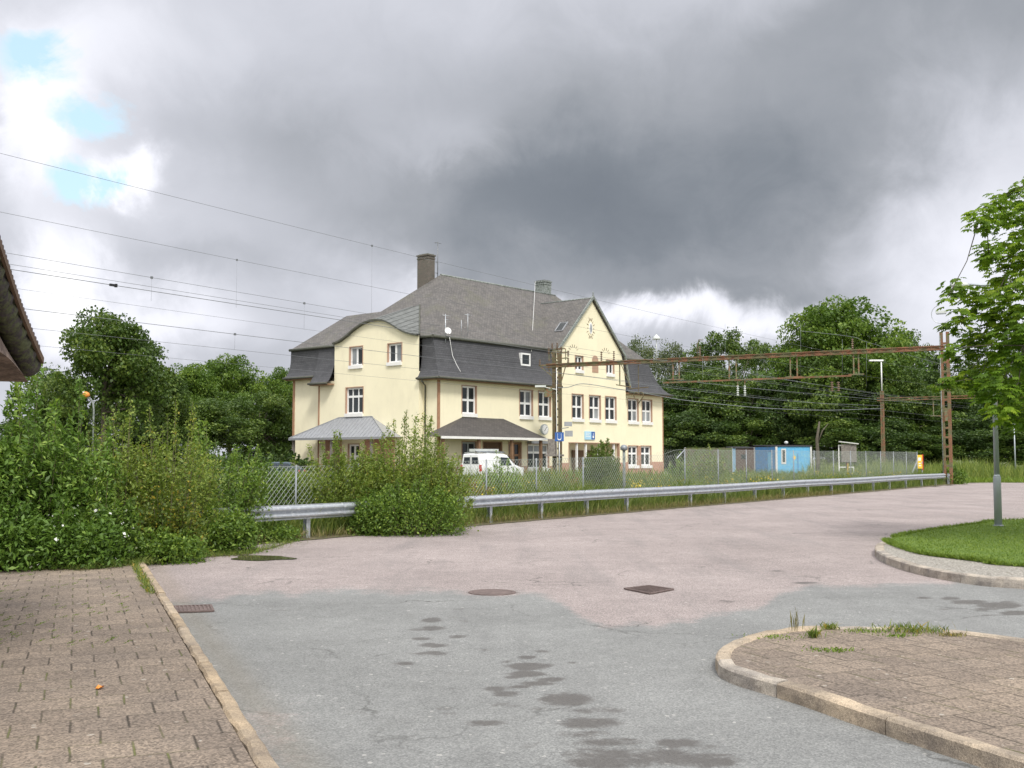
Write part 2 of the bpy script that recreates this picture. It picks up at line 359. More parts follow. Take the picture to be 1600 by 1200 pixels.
# ------------------------------------------------------------------ ground materials
def roadmat():
    m,t,p,o=newmat('road'); oc=objc(t)
    at_=lambda n:(lambda a:(setattr(a,'attribute_name',n),a.outputs['Fac'])[1])(t.nodes.new('ShaderNodeAttribute'))
    pink=at_('pink'); stain=at_('stain'); wear=at_('wear')
    big=noise(t,oc,.35,6,.6).outputs['Fac']; mid=noise(t,oc,3,6,.65).outputs['Fac']
    v=nd(t,'ShaderNodeTexVoronoi'); v.inputs['Scale'].default_value=85; t.links.new(oc,v.inputs[0])
    v2=nd(t,'ShaderNodeTexVoronoi'); v2.inputs['Scale'].default_value=38; t.links.new(oc,v2.inputs[0])
    fine=noise(t,oc,130,3,.75).outputs['Fac']
    g=ramp(t,v.outputs['Color'],[(.1,(.17,.173,.172)),(.5,(.232,.236,.232)),(.9,(.31,.312,.305))])
    pk=ramp(t,v.outputs['Color'],[(.1,(.20,.172,.168)),(.5,(.318,.274,.264)),(.9,(.46,.395,.38))])
    pf=mth(t,'MULTIPLY_ADD',mth(t,'SUBTRACT',mid,.5),1.1,pink); pf=mth(t,'MULTIPLY_ADD',mth(t,'SUBTRACT',noise(t,oc,22,5,.75).outputs['Fac'],.5),1.1,pf,clamp=True)
    pf=mth(t,'SMOOTH_MIN',mth(t,'MULTIPLY',mth(t,'SUBTRACT',pf,.25,clamp=True),2.0),1.0,.1,clamp=True)
    c=mixc(t,pf,g,pk)
    c=mixc(t,.75,c,ramp(t,big,[(.3,(.40,.40,.40)),(.7,(.6,.6,.6))]),'OVERLAY')
    c=mixc(t,.55,c,ramp(t,mid,[(.3,(.42,.42,.42)),(.7,(.58,.58,.58))]),'OVERLAY')
    c=mixc(t,mth(t,'MULTIPLY',ramp(t,v2.outputs['Color'],[(.93,(0,0,0)),(.95,(1,1,1))]),.45),c,(.6,.58,.55))
    c=mixc(t,mth(t,'MULTIPLY',ramp(t,fine,[(.28,(1,1,1)),(.36,(0,0,0))]),.35),c,(.10,.10,.10))
    # hairline cracks and a darker track of old bitumen
    wv=nd(t,'ShaderNodeVectorMath',operation='MULTIPLY_ADD'); t.links.new(noise(t,oc,1.1,5,.6).outputs['Color'],wv.inputs[0]); wv.inputs[1].default_value=(1.1,1.1,0); t.links.new(oc,wv.inputs[2])
    cr=nd(t,'ShaderNodeTexVoronoi',feature='DISTANCE_TO_EDGE'); cr.inputs['Scale'].default_value=.42; t.links.new(wv.outputs[0],cr.inputs[0])
    ck=mth(t,'MULTIPLY',ramp(t,cr.outputs['Distance'],[(.002,(1,1,1)),(.007,(0,0,0))]),ramp(t,noise(t,oc,.5,4,.6).outputs['Fac'],[(.50,(0,0,0)),(.62,(1,1,1))]))
    c=mixc(t,mth(t,'MULTIPLY',ck,.8),c,(.07,.07,.065))
    tr_=nd(t,'ShaderNodeMapping'); tr_.inputs['Rotation'].default_value=(0,0,R(-20)); tr_.inputs['Scale'].default_value=(1.0,.10,1); t.links.new(oc,tr_.inputs[0])
    c=mixc(t,mth(t,'MULTIPLY',ramp(t,noise(t,tr_.outputs[0],1.3,4,.6).outputs['Fac'],[(.50,(0,0,0)),(.70,(1,1,1))]),.30),c,(.14,.14,.14))
    st=mth(t,'MULTIPLY',mth(t,'SUBTRACT',mth(t,'MULTIPLY_ADD',mth(t,'SUBTRACT',noise(t,oc,5,8,.75,.6).outputs['Fac'],.5),1.9,stain),.32),2.6,clamp=True)
    st=mth(t,'MULTIPLY',st,ramp(t,stain,[(.03,(0,0,0)),(.12,(1,1,1))]))
    c=mixc(t,mth(t,'MULTIPLY',st,.74),c,(.085,.075,.068))
    c=mixc(t,mth(t,'MULTIPLY',wear,.5,clamp=True),c,(.20,.16,.10))
    t.links.new(c,p.inputs['Base Color'])
    rg=mth(t,'MULTIPLY_ADD',st,-.45,.93); t.links.new(rg,p.inputs['Roughness']); p.inputs['Specular IOR Level'].default_value=.25
    h=mth(t,'SUBTRACT',mth(t,'ADD',v.outputs['Distance'],mth(t,'MULTIPLY',fine,.5)),ck); bump(t,p,h,.008,.8)
    MATS['road']=m
roadmat()
def pavermat():
    m,t,p,o=newmat('pavers'); oc=objc(t)
    ns=noise(t,oc,2.2,4,.5); add=nd(t,'ShaderNodeVectorMath',operation='MULTIPLY_ADD')
    t.links.new(ns.outputs['Color'],add.inputs[0]); add.inputs[1].default_value=(.03,.03,0); t.links.new(oc,add.inputs[2])
    b=nd(t,'ShaderNodeTexBrick'); b.offset=.5; t.links.new(add.outputs[0],b.inputs['Vector'])
    b.inputs['Color1'].default_value=(.125,.105,.088,1); b.inputs['Color2'].default_value=(.25,.21,.17,1); b.inputs['Mortar'].default_value=(0,0,0,1)
    for k,v in (('Scale',1),('Brick Width',.35),('Row Height',.35),('Mortar Size',.012),('Mortar Smooth',1.0),('Bias',0)): b.inputs[k].default_value=v
    # joints between rows are shut tight: keep most of the staggered ones only
    vo=nd(t,'ShaderNodeTexVoronoi'); vo.inputs['Scale'].default_value=70; t.links.new(oc,vo.inputs[0])
    big=noise(t,oc,.6,6,.6).outputs['Fac']; mid=noise(t,oc,5,5,.65).outputs['Fac']
    c=mixc(t,.8,b.outputs['Color'],(.2,.17,.14)) if False else mixc(t,0,(.2,.17,.14),(.2,.17,.14))
    c=mixc(t,.40,(.235,.195,.165),b.outputs['Color'])
    c=mixc(t,.8,c,ramp(t,vo.outputs['Color'],[(.1,(.22,.22,.22)),(.5,(.5,.5,.5)),(.9,(.78,.76,.74))]),'OVERLAY')
    c=mixc(t,.8,c,ramp(t,big,[(.3,(.36,.36,.37)),(.7,(.64,.62,.58))]),'OVERLAY')
    vt=nd(t,'ShaderNodeTexVoronoi'); vt.inputs['Scale'].default_value=33; t.links.new(oc,vt.inputs[0])
    c=mixc(t,mth(t,'MULTIPLY',ramp(t,vt.outputs['Color'],[(.93,(0,0,0)),(.95,(1,1,1))]),.5),c,(.5,.47,.42))
    # row joints hidden in part
    sp=nd(t,'ShaderNodeSeparateXYZ'); t.links.new(add.outputs[0],sp.inputs[0])
    fy=mth(t,'ABSOLUTE',mth(t,'SUBTRACT',mth(t,'FRACT',mth(t,'DIVIDE',sp.outputs[1],.35)),.5))
    rowj=ramp(t,fy,[(.462,(1,1,1)),(.475,(.32,.32,.32))])
    jf=mth(t,'MULTIPLY',b.outputs['Fac'],mth(t,'MULTIPLY',rowj,ramp(t,noise(t,oc,1.9,5,.6).outputs['Fac'],[(.35,(.35,.35,.35)),(.6,(1,1,1))])))
    jc=mixc(t,ramp(t,noise(t,oc,1.3,4,.6).outputs['Fac'],[(.48,(0,0,0)),(.60,(1,1,1))]),(.045,.04,.033),(.13,.15,.04))
    c=mixc(t,mth(t,'MULTIPLY',jf,.8),c,jc)
    t.links.new(c,p.inputs['Base Color']); p.inputs['Roughness'].default_value=.95; p.inputs['Specular IOR Level'].default_value=.2
    bump(t,p,mth(t,'SUBTRACT',mth(t,'MULTIPLY',vo.outputs['Distance'],.4),jf),.008,.8)
    MATS['pavers']=m
pavermat()
def granite():
    m,t,p,o=newmat('granite'); oc=objc(t)
    a=nd(t,'ShaderNodeAttribute'); a.attribute_name='tint'
    n=noise(t,oc,2.5,6,.65).outputs['Fac']; f=noise(t,oc,90,3,.8).outputs['Fac']
    c=mixc(t,a.outputs['Fac'],(.36,.285,.20),(.35,.32,.285))
    c=mixc(t,.9,c,ramp(t,n,[(.3,(.22,.22,.24)),(.5,(.5,.49,.48)),(.7,(.80,.77,.72))]),'OVERLAY'); c=mixc(t,ramp(t,noise(t,oc,6,6,.7).outputs['Fac'],[(.55,(0,0,0)),(.68,(.55,.55,.55))]),c,(.16,.13,.10))
    c=mixc(t,.6,c,ramp(t,f,[(.3,(.15,.15,.15)),(.7,(.85,.85,.85))]),'OVERLAY')
    t.links.new(c,p.inputs['Base Color']); p.inputs['Roughness'].default_value=.9
    bump(t,p,mth(t,'ADD',noise(t,oc,14,5,.65).outputs['Fac'],mth(t,'MULTIPLY',f,.3)),.02); MATS['granite']=m
granite()
def groundmat():
    m,t,p,o=newmat('groundgrass'); oc=objc(t)
    n=noise(t,oc,.25,6,.65).outputs['Fac']; n2=noise(t,oc,4,6,.7).outputs['Fac']
    c=ramp(t,n,[(.35,(.07,.11,.03)),(.5,(.12,.14,.05)),(.62,(.17,.15,.10))])
    c=mixc(t,.7,c,ramp(t,n2,[(.3,(.3,.3,.3)),(.7,(.7,.7,.7))]),'OVERLAY')
    t.links.new(c,p.inputs['Base Color']); p.inputs['Roughness'].default_value=1; bump(t,p,n2,.08); MATS['groundgrass']=m
groundmat()
def lawnmat():
    m,t,p,o=newmat('lawnbase'); oc=objc(t)
    n=noise(t,oc,1.2,6,.6).outputs['Fac']; n2=noise(t,oc,40,4,.7).outputs['Fac']
    c=ramp(t,n,[(.35,(.10,.175,.022)),(.65,(.15,.225,.035))]); c=mixc(t,.6,c,ramp(t,n2,[(.3,(.3,.3,.3)),(.7,(.7,.7,.7))]),'OVERLAY')
    t.links.new(c,p.inputs['Base Color']); p.inputs['Roughness'].default_value=1; bump(t,p,n2,.03); MATS['lawnbase']=m
lawnmat()
basic('gravel',(.50,.47,.43),.95,var=.3,scale=14,col2=(.22,.20,.16),amt=.45,fine=80,bmp=.03)
basic('concrete',(.40,.38,.35),.9,var=.2,scale=4,fine=60,bmp=.004)
def watermat():
    m,t,p,o=newmat('puddlewater'); p.inputs['Base Color'].default_value=(.07,.06,.04,1); p.inputs['Roughness'].default_value=.05
    n=noise(t,objc(t),9,3,.5); bump(t,p,n.outputs['Fac'],.001); MATS['puddlewater']=m
watermat()
# ------------------------------------------------------------------ the ground
def grid_sheet(name,xs,ys,z,mat,keep=None,attrs=None,zf=None,kind='structure'):
    X,Y=np.meshgrid(xs,ys); nx,ny=len(xs),len(ys)
    Z=np.full_like(X,z) if zf is None else zf(X,Y)
    V=np.stack([X,Y,Z],-1).reshape(-1,3)
    i=np.arange((nx-1)*(ny-1)); r=i//(nx-1); c=i%(nx-1); a=r*nx+c
    Fq=np.stack([a,a+1,a+1+nx,a+nx],1)
    if keep is not None:
        cen=V[Fq].mean(1); Fq=Fq[keep(cen[:,0],cen[:,1])]
    me=bpy.data.meshes.new(name); n=len(Fq)
    me.vertices.add(len(V)); me.vertices.foreach_set('co',V.reshape(-1).astype(np.float32))
    me.loops.add(n*4); me.loops.foreach_set('vertex_index',Fq.reshape(-1).astype(np.int32))
    me.polygons.add(n); me.polygons.foreach_set('loop_start',np.arange(0,n*4,4,dtype=np.int32)); me.polygons.foreach_set('loop_total',np.full(n,4,dtype=np.int32))
    for k,f in (attrs or {}).items():
        at_=me.attributes.new(k,'FLOAT','POINT'); at_.data.foreach_set('value',f(V[:,0],V[:,1]).astype(np.float32))
    me.materials.append(MATS[mat]); me.update(calc_edges=True)
    o=bpy.data.objects.new(name,me); COL.objects.link(o); o['kind']=kind; return o
def g_px(X,Y):
    f=Y*math.cos(PIT)-CH*math.sin(PIT); up=-Y*math.sin(PIT)-CH*math.cos(PIT)
    return 800+FPX*X/f, 600-FPX*up/f
def geo(a,b,n): return np.geomspace(a,b,n)
# guard rail line: Y = 29.3 + 1.446 (X + .6)
RD=np.array([.569,.8225]); RN=np.array([-.8225,.569]); RP=np.array([-.6,29.3])
def rail(s,off=0): q=RP+RD*s+RN*off; return q
def rail_off(X,Y): return (X-RP[0])*RN[0]+(Y-RP[1])*RN[1]
KD=np.array([-.3714,.9285]); KN=np.array([.9285,.3714])
K0=np.array(gp(425,1200))
def kerb_off(X,Y): return (X-K0[0])*KN[0]+(Y-K0[1])*KN[1]
def gray_b(px): return np.interp(px,[-400,225,300,420,560,850,900,945,1010,1090,1180,1215,1260,1330,1600,2400],[955,952,938,926,922,930,955,982,976,968,950,930,918,912,905,890])
def f_pink(X,Y):
    px,py=g_px(X,np.maximum(Y,2)); d=gray_b(px)-py
    base=1/(1+np.exp(-(d+2.5*np.sin(px/23)+1.6*np.sin(px/9+1))/4.5))
    low=.45*np.exp(-((px-415)/60)**2-((py-1150)/70)**2)
    gl=.35*np.exp(-((px-1390)/90)**2-((py-905)/10)**2)
    return np.clip(base+low+gl,0,1)
ST=[(676,969,15,3,.9),(652,983,16,2,.7),(677,982,18,3,.8),(715,952,8,1.5,.5),(658,998,14,2,.8),(716,995,18,2,.7),(676,1008,20,3,.8),(675,1021,26,3,.7),(629,1036,16,2.5,.8),
    (759,1016,9,1.5,.8),(845,1018,14,2,.6),(824,1027,13,2,.9),(792,1034,10,1.5,.8),(829,1041,30,4.5,1),(824,1053,26,4,1),(862,1062,19,3,1),(800,1058,12,2,.8),(846,1068,24,3,.9),(816,1073,14,2,.8),(893,1036,8,1.5,.7),
    (769,1076,20,3,.7),(712,1077,9,2,.6),(792,1084,20,4,.8),(885,1093,36,8,.9),(785,1101,22,3,.5),(842,1107,20,3,.5),(760,1130,26,4,.8),(930,1110,46,5,.5),(920,1130,42,7,.85),(905,1147,40,5,.6),(955,1160,46,6,.7),
    (1060,1161,30,6,.85),(950,1185,60,14,.8),(1030,1180,70,10,.7),(1090,1188,60,9,.8),(835,1165,30,6,.35),(700,1110,26,7,.4),(560,1115,50,9,.3),(640,1145,40,9,.25),(690,1060,40,10,.2),(720,1052,60,4,.35),
    (1255,911,22,1.5,.8),(1212,892,14,1.2,.6),(1205,901,10,1,.5),(1310,906,8,1,.5),(1135,940,14,2,.6),(1445,934,12,1.6,.7),(1485,935,14,2.2,.8),(1515,941,26,3,.9),(1560,946,30,4,.95),(1590,958,24,3,.9),(1540,952,16,2,.7),(1475,952,10,1.6,.5),(1545,961,16,1.5,.5),(1575,941,14,2,.6),
    (770,926,34,3,.9),(1110,1168,24,4,.5),(1330,1105,20,3,.25),(430,955,60,10,.25),(350,1000,50,14,.22),(640,960,26,2,.4),(700,965,22,1.5,.4),(730,970,16,1.3,.4),(600,992,14,1.5,.3)]
def f_stain(X,Y):
    px,py=g_px(X,np.maximum(Y,2)); s=np.zeros_like(px)
    for a,b,rx,ry,w in ST:
        q=((px-a)/(rx*1.15))**2+((py-b)/(ry*1.25))**2; s=np.maximum(s,w*np.exp(-q*q*.6))
    return s
def f_wear(X,Y):
    k=kerb_off(X,Y); r=-rail_off(X,Y)
    return np.clip(.55*np.exp(-(np.abs(k-.16)/.16)**2)+.6*np.exp(-np.clip(r,0,99)/.5),0,1)
xs=np.concatenate([np.arange(-26,-9,1.0),np.arange(-9,12,.07),np.arange(12,24,.35),np.arange(24,75,2.0)])
ys=np.concatenate([np.arange(-12,4.5,1.5),geo(4.5,30,330)[:-1],geo(30,105,90)])
def keep_road(X,Y):
    return (rail_off(X,Y)<-.30+.0*X)|((Y>76)&(X>31)&(Y<96-.12*(X-31))&((X-31)*.0+rail_off(X,Y)<9))
road=grid_sheet('road',xs,ys,0.0,'road',keep=lambda X,Y:(rail_off(X,Y)<-.28)&(Y<84+.05*X)&(kerb_off(X,Y)>-.5),attrs=dict(pink=f_pink,stain=f_stain,wear=f_wear))
ground=grid_sheet('ground',np.concatenate([[-900,-300,-120],np.arange(-60,90,3),[120,300,900]]),np.concatenate([[-300,-60],np.arange(-20,140,3),[180,300,600,1200]]),-.03,'groundgrass',zf=lambda X,Y:np.where((rail_off(X,Y)<-1.2)&(Y<83+.05*X),-.6,-.03))
# gravel yard in front of the station and gravel of the tracks
yard=MB().add([(-40,60,-.02),(30,105,-.02),(60,145,-.02),(-40,145,-.02)],[(0,1,2,3)]).build('gravel_yard',MATS['gravel'],kind='structure')
def rects_local(name,pts,mat,z0,z1,rz,org):
    """slab whose outline (world xy) is given, object rotated so that texture follows the kerb"""
    ca,sa=math.cos(rz),math.sin(rz); q=[((x-org[0])*ca+(y-org[1])*sa, -(x-org[0])*sa+(y-org[1])*ca) for x,y in pts]
    n=len(q); m=MB(); m.add([(x,y,z1) for x,y in q],[tuple(range(n))]); m.add([(x,y,z0) for x,y in q]+[(x,y,z1-.002) for x,y in q],[(i,(i+1)%n,(i+1)%n+n,i+n) for i in range(n)])
    o=m.build(name,MATS[mat],kind='structure'); o.location=(org[0],org[1],0); o.rotation_euler=(0,0,rz); return o
RZP=math.atan2(-KD[0],KD[1])
PZ=.055
def kp(s,off): q=K0+KD*s+KN*off; return (float(q[0]),float(q[1]))
pave=rects_local('pavement',[kp(-9,-.112),kp(13.4,-.112),kp(13.6,-1.5),(-9.0,17.6),(-16,17.2),(-16,-6)],'pavers',-.02,PZ,RZP,K0)
# kerb stones
def kerb(name,path,w,h,lens,label=None,seedz=1,zb=-.03,sunk=0.0,tintf=None):
    """row of granite stones along the path (outer top edge, road side on the right hand of travel when w>0)"""
    P=np.array(path,float); seg=np.linalg.norm(np.diff(P,axis=0),axis=1); cum=np.concatenate([[0],np.cumsum(seg)])
    T=cum[-1]; s=0; V=[];F=[];ti=[]; k=0
    def pt(s): return np.array([np.interp(s,cum,P[:,0]),np.interp(s,cum,P[:,1])])
    while s<T-.05:
        l=lens*(.8+.5*random.random()); e=min(T,s+l); nseg=max(1,int((e-s)/.16)); j=[random.uniform(-.006,.006) for _ in range(4)]
        b=len(V); g=.006
        for i in range(nseg+1):
            u_=s+g+(e-s-2*g)*i/nseg; p=pt(u_); d=pt(min(T,u_+.05))-pt(max(0,u_-.05)); d/=np.linalg.norm(d)+1e-9; n=np.array([-d[1],d[0]])
            wob=random.uniform(-.011,.011); wob2=random.uniform(-.007,.007); c=.018
            for (o_,z_) in ((0-.004,zb),(0+wob,h*.45+wob2),(0+wob*.5,h-c),(c+wob*.5,h+j[0]+wob2),(w-c+wob,h+j[1]+wob2),(w+wob,h-c),(w,zb)):
                q=p+n*(o_*1.0); V.append((q[0],q[1],z_+ (j[2] if z_>0 else 0)))
        for i in range(nseg):
            for q in range(6): F.append((b+i*7+q,b+(i+1)*7+q,b+(i+1)*7+q+1,b+i*7+q+1)); ti.append(k)
        F.append(tuple(b+q for q in range(7))); ti.append(k); F.append(tuple(b+nseg*7+q for q in range(6,-1,-1))); ti.append(k)
        k+=1; s=e
    me=bpy.data.meshes.new(name); me.from_pydata(V,[],F); me.materials.append(MATS['granite'])
    tv=[(tintf(i) if tintf else random.random()) for i in range(k)]
    a=me.attributes.new('tint','FLOAT','FACE'); a.data.foreach_set('value',[tv[i] for i in ti]); me.update()
    o=bpy.data.objects.new(name,me); COL.objects.link(o); o['kind']='structure'; return o
kerb('kerb',[kp(-9,0),kp(0,0),kp(6,.01),kp(13.5,0)],.105,PZ+.02,1.0,tintf=lambda i:random.choice([0,.05,.15,.3]))
# joint sand under kerbs is dark: the road sheet runs below them
# paved island at the right
IPX=[(1600,1187),(1510,1160),(1415,1130),(1330,1103),(1250,1076),(1180,1056),(1135,1042),(1121,1030),(1119,1020),(1126,1010),(1145,1000),(1170,992),(1200,985),(1250,979.5),(1310,977),(1400,978),(1480,983),(1540,989),(1600,997)]
IH=.115
isl=[gp(x,y,IH) for x,y in IPX]
def smooth_path(P,n=4):
    P=np.array(P,float); out=[]
    for i in range(len(P)-1):
        p0=P[max(i-1,0)];p1=P[i];p2=P[i+1];p3=P[min(i+2,len(P)-1)]
        for j in range(n):
            t=j/n; out.append(.5*((2*p1)+(-p0+p2)*t+(2*p0-5*p1+4*p2-p3)*t*t+(-p0+3*p1-3*p2+p3)*t**3))
    out.append(P[-1]); return [tuple(map(float,q)) for q in out]
e0=(isl[0][0]+1.25,isl[0][1]-2.6); e1=(isl[-1][0]+1.7,isl[-1][1]-2.3)
islp=smooth_path([e0]+isl+[e1],4)
# travel clockwise seen from above with the island on the left? offset n=(-dy,dx) must point inwards
def signed_area(p): return sum(p[i][0]*p[(i+1)%len(p)][1]-p[(i+1)%len(p)][0]*p[i][1] for i in range(len(p)))
if signed_area(islp)<0: islp=islp[::-1]
kerb('kerb',islp,.125,IH,1.15,tintf=lambda i:random.uniform(.15,1))
def inset(path,w):
    P=np.array(path); out=[]
    for i in range(len(P)):
        d=P[min(i+1,len(P)-1)]-P[max(i-1,0)]; d/=np.linalg.norm(d)+1e-9; out.append((float(P[i][0]-d[1]*w),float(P[i][1]+d[0]*w)))
    return out
def tongue(name,path,mat,z,rz,org,n=60):
    """sheet between the two arms of a tongue shaped outline, its tip at the left"""
    P=np.array(path); k=int(P[:,0].argmin()); arms=[]
    for A in (P[:k+1][::-1],P[k:]):
        c=np.concatenate([[0],np.cumsum(np.linalg.norm(np.diff(A,axis=0),axis=1))]); t=(np.linspace(0,1,n)**1.5)*c[-1]
        arms.append(np.stack([np.interp(t,c,A[:,0]),np.interp(t,c,A[:,1])],1))
    ca,sa=math.cos(rz),math.sin(rz); L_=lambda q:((q[0]-org[0])*ca+(q[1]-org[1])*sa,-(q[0]-org[0])*sa+(q[1]-org[1])*ca,z)
    v=[L_(q) for A in arms for q in A]; m=MB(); m.add(v,[(0,1,n+1)]+[(i,i+1,n+i+1,n+i) for i in range(1,n-1)])
    o=m.build(name,MATS[mat],kind='structure'); o.location=(org[0],org[1],0); o.rotation_euler=(0,0,rz); return o
tongue('pavement',inset(islp,.112),'pavers',IH-.018,RZP+R(3),(K0[0]+.1,K0[1]+.13))
# lawn island
LPX=[(1600,905),(1540,901),(1480,893),(1430,883),(1395,873),(1373,863),(1367,856),(1369,850),(1380,845),(1393,839),(1420,833),(1470,825),(1530,817),(1600,811)]
LH=.13
lw=[gp(x,y,LH) for x,y in LPX]; lp=smooth_path([(lw[0][0]+3,lw[0][1]-2.4)]+lw+[(lw[-1][0]+8,lw[-1][1]+2.5)],4)
if signed_area(lp)<0: lp=lp[::-1]
kerb('kerb',lp,.16,LH,1.3,tintf=lambda i:random.uniform(.6,1))
tongue('gravel_verge',inset(lp,.14),'gravel',LH-.01,0,lp[0])
LG=[(1385,845),(1395,851),(1420,860),(1450,867),(1500,873),(1540,878),(1600,885)]
LG2=[(1600,812.5),(1530,818.5),(1470,826.5),(1420,834.5),(1397,840)]
lg=[gp(x,y,LH) for x,y in LG]; lg=lg+[(lg[-1][0]+2.9,lg[-1][1]-2.6)]; lg2=[gp(x,y,LH) for x,y in LG2]; lg2=[(lg2[0][0]+8,lg2[0][1]+2.4)]+lg2
lawnpoly=smooth_path(lg,3)+smooth_path(lg2,3)
def in_poly(X,Y,poly):
    X=np.asarray(X);Y=np.asarray(Y); r=np.zeros(X.shape,bool); n=len(poly)
    for i in range(n):
        x1,y1=poly[i];x2,y2=poly[(i+1)%n]
        if y1==y2: continue
        c=((y1>Y)!=(y2>Y))&(X<(x2-x1)*(Y-y1)/(y2-y1)+x1); r^=c
    return r
tongue('lawn',(lawnpoly[len(lawnpoly)-0:]+smooth_path(lg2,3)+smooth_path(lg,3)),'lawnbase',LH+.012,0,lg[0])
def blades(name,X,Y,z,h,w,mat,lean=.35,tint=None,hv=.35,parent=None):
    n=len(X); hh=(h*(1+hv*rng.normal(size=n))).clip(.2*np.mean(h),2.2*np.mean(h)); a=rng.uniform(0,2*np.pi,n); ln=rng.normal(size=(n,2))*lean*hh[:,None]
    B=np.stack([X,Y,np.full(n,z) if np.isscalar(z) else z],1); s=np.stack([np.cos(a),np.sin(a),0*a],1)*(w/2 if np.isscalar(w) else w[:,None]/2)
    T=B+np.stack([ln[:,0],ln[:,1],hh],1); M=B*.5+T*.5+np.stack([-ln[:,0]*.15,-ln[:,1]*.15,hh*.06],1)
    V=np.stack([B-s*.8,M-s,T,M+s],1)
    return quads_obj(name,V,MATS[mat],tint=rng.uniform(0,1,n) if tint is None else tint,parent=parent)
def scatter_poly(poly,n,dens=None):
    P=np.array(poly); lo=P.min(0);hi=P.max(0); out=[]
    tot=0
    while tot<n:
        q=rng.uniform(lo,hi,size=(n,2)); q=q[in_poly(q[:,0],q[:,1],poly)]
        out.append(q); tot+=len(q)
    return np.concatenate(out)[:n]
q=scatter_poly(lawnpoly,60000); q=q[(q[:,0]<17)]
go=blades('lawn_grass',q[:,0],q[:,1],LH+.005,.028,.012,'lf_lawn',lean=.7); tag(go,kind='stuff')
ep=np.array(smooth_path(lg,24)+smooth_path(lg2,24)); k=rng.integers(0,len(ep),14000); q=ep[k]+rng.normal(size=(14000,2))*.035; q=q[q[:,0]<17]
tag(blades('edge_grass',q[:,0],q[:,1],LH-.008,.05,.013,'lf_lawn',lean=.7,hv=.5),kind='stuff')
# dirt strip and weeds under the guard rail
def strip(name,s0,s1,o0,o1,z,mat,n=60,jit=.12,kind='structure'):
    v=[];f=[]
    for i in range(n+1):
        s=s0+(s1-s0)*i/n; a=rail(s,o0+random.uniform(-jit,jit)); b=rail(s,o1+random.uniform(-jit,jit)*.4)
        v+=[(a[0],a[1],z),(b[0],b[1],z+.02)]
        if i: f.append((2*i-2,2*i,2*i+1,2*i-1))
    return MB().add(v,f).build(name,MATS[mat],kind=kind)
strip('dirt_verge',-16,52,-.42,.9,.012,'dirt',260,.05)
# drains and puddle
def px_poly(pts,z): return [gp(x,y,z) for x,y in pts]
def drain(pts,label,bars=9):
    P=px_poly(pts,.01); c=np.mean(P,0); r=empty('drain_cover',(float(c[0]),float(c[1]),0.0),0,label,'drain cover')
    Q=[(p[0]-c[0],p[1]-c[1]) for p in P]; m=MB(); n=4
    m.add([(x,y,-.02) for x,y in Q]+[(x,y,.012) for x,y in Q],[(4,5,6,7)]+[(i,(i+1)%4,(i+1)%4+4,i+4) for i in range(4)]); m.build('cover',MATS['grate'],r)
    b=MB(); A,B,C_,D=[np.array(x) for x in Q]
    for i in range(bars):
        t=(i+.5)/bars; p=A+(B-A)*t; q_=D+(C_-D)*t; p=p*.92;q_=q_*.92; b.bar((p[0],p[1],.016),(q_[0],q_[1],.016),.02,.012)
    for (p,q_) in ((A,B),(B,C_),(C_,D),(D,A)): b.bar((p[0],p[1],.015),(q_[0],q_[1],.015),.03,.016)
    b.build('grate_bars',MATS['grate'],r); return r
drain([(270,957),(333,955),(329,946),(268,948)],'rusty rectangular drain cover beside the left pavement kerb')
drain([(1016,928),(1052,921),(1014,915.5),(976,920)],'dark diamond shaped drain cover out in the pinkish asphalt',7)
x,y=gp(769,926,0); mh=empty('manhole_cover',(x,y,0),0,'flat round manhole cover at the border of the pink and grey asphalt','manhole cover'); m=MB(); m.lathe([(.31,-.02),(.31,.010),(.26,.012),(.255,.006),(.01,.006)],(0,0,0),28,smooth=False); m.build('ring',MATS['grate'],mh); m=MB(); m.lathe([(.25,-.01),(.25,.011),(.01,.012)],(0,0,0),28,smooth=False); m.build('lid',MATS['grate'],mh)
pm=MB(); pts=[]
for i in range(40):
    t=2*math.pi*i/40; r_=1+.12*math.sin(3*t+1)+.08*math.sin(5*t); pts.append(gp(409+48*r_*math.cos(t),872.5+4.2*r_*math.sin(t)))
pm.add([(x,y,.008) for x,y in pts],[tuple(range(40))]).build('puddle',MATS['puddlewater'],kind='structure')
# tufts in the pavement joints and on the island
def tuft(px,py,z,n,h,w,label,mat='lf_weed',spread=.08,lean=.5,cat='grass tuft'):
    x,y=gp(px,py,z); X=x+rng.normal(size=n)*spread; Y=y+rng.normal(size=n)*spread*.6
    o=blades('grass_tuft',X,Y,z,h,w,mat,lean=lean); return tag(o,kind='stuff')
tuft(1243,988,IH,16,.20,.012,'tall dry stalks of grass standing at the back kerb of the paved island','lf_drygrass',.03,.12)
tuft(1425,988,IH-.02,300,.06,.012,'widest green grass tuft behind the back kerb of the paved island',spread=.17)
tuft(1352,988,IH-.02,160,.022,.010,'low green tuft flat against the back kerb of the paved island','lf_lawn',.12)
tuft(1297,984,IH-.02,90,.055,.012,'small tuft beside the tall dry stalks on the paved island',spread=.04)
tuft(1271,997,IH-.02,90,.07,.012,'small upright tuft in a joint in front of the tall dry stalks',spread=.03)
tuft(1298,1017,IH-.02,160,.02,.014,'flat patch of green weed in a joint near the tip of the paved island','lf_lawn',.09)
tuft(1212,995,IH-.02,160,.014,.014,'mossy green patch along the curved tip of the island kerb','lf_lawn',.14)
tuft(1490,994,IH-.02,120,.025,.014,'brownish low tuft right of the widest tuft on the island','lf_drygrass',.07)
tuft(1405,995,IH-.02,90,.02,.014,'small low tuft left of the widest tuft on the island','lf_lawn',.07)
jt=[]
for i in range(70):
    a=random.uniform(0,1); px=random.uniform(-20,215); py=random.uniform(885,1010)
    jt.append(gp(px,py,PZ))
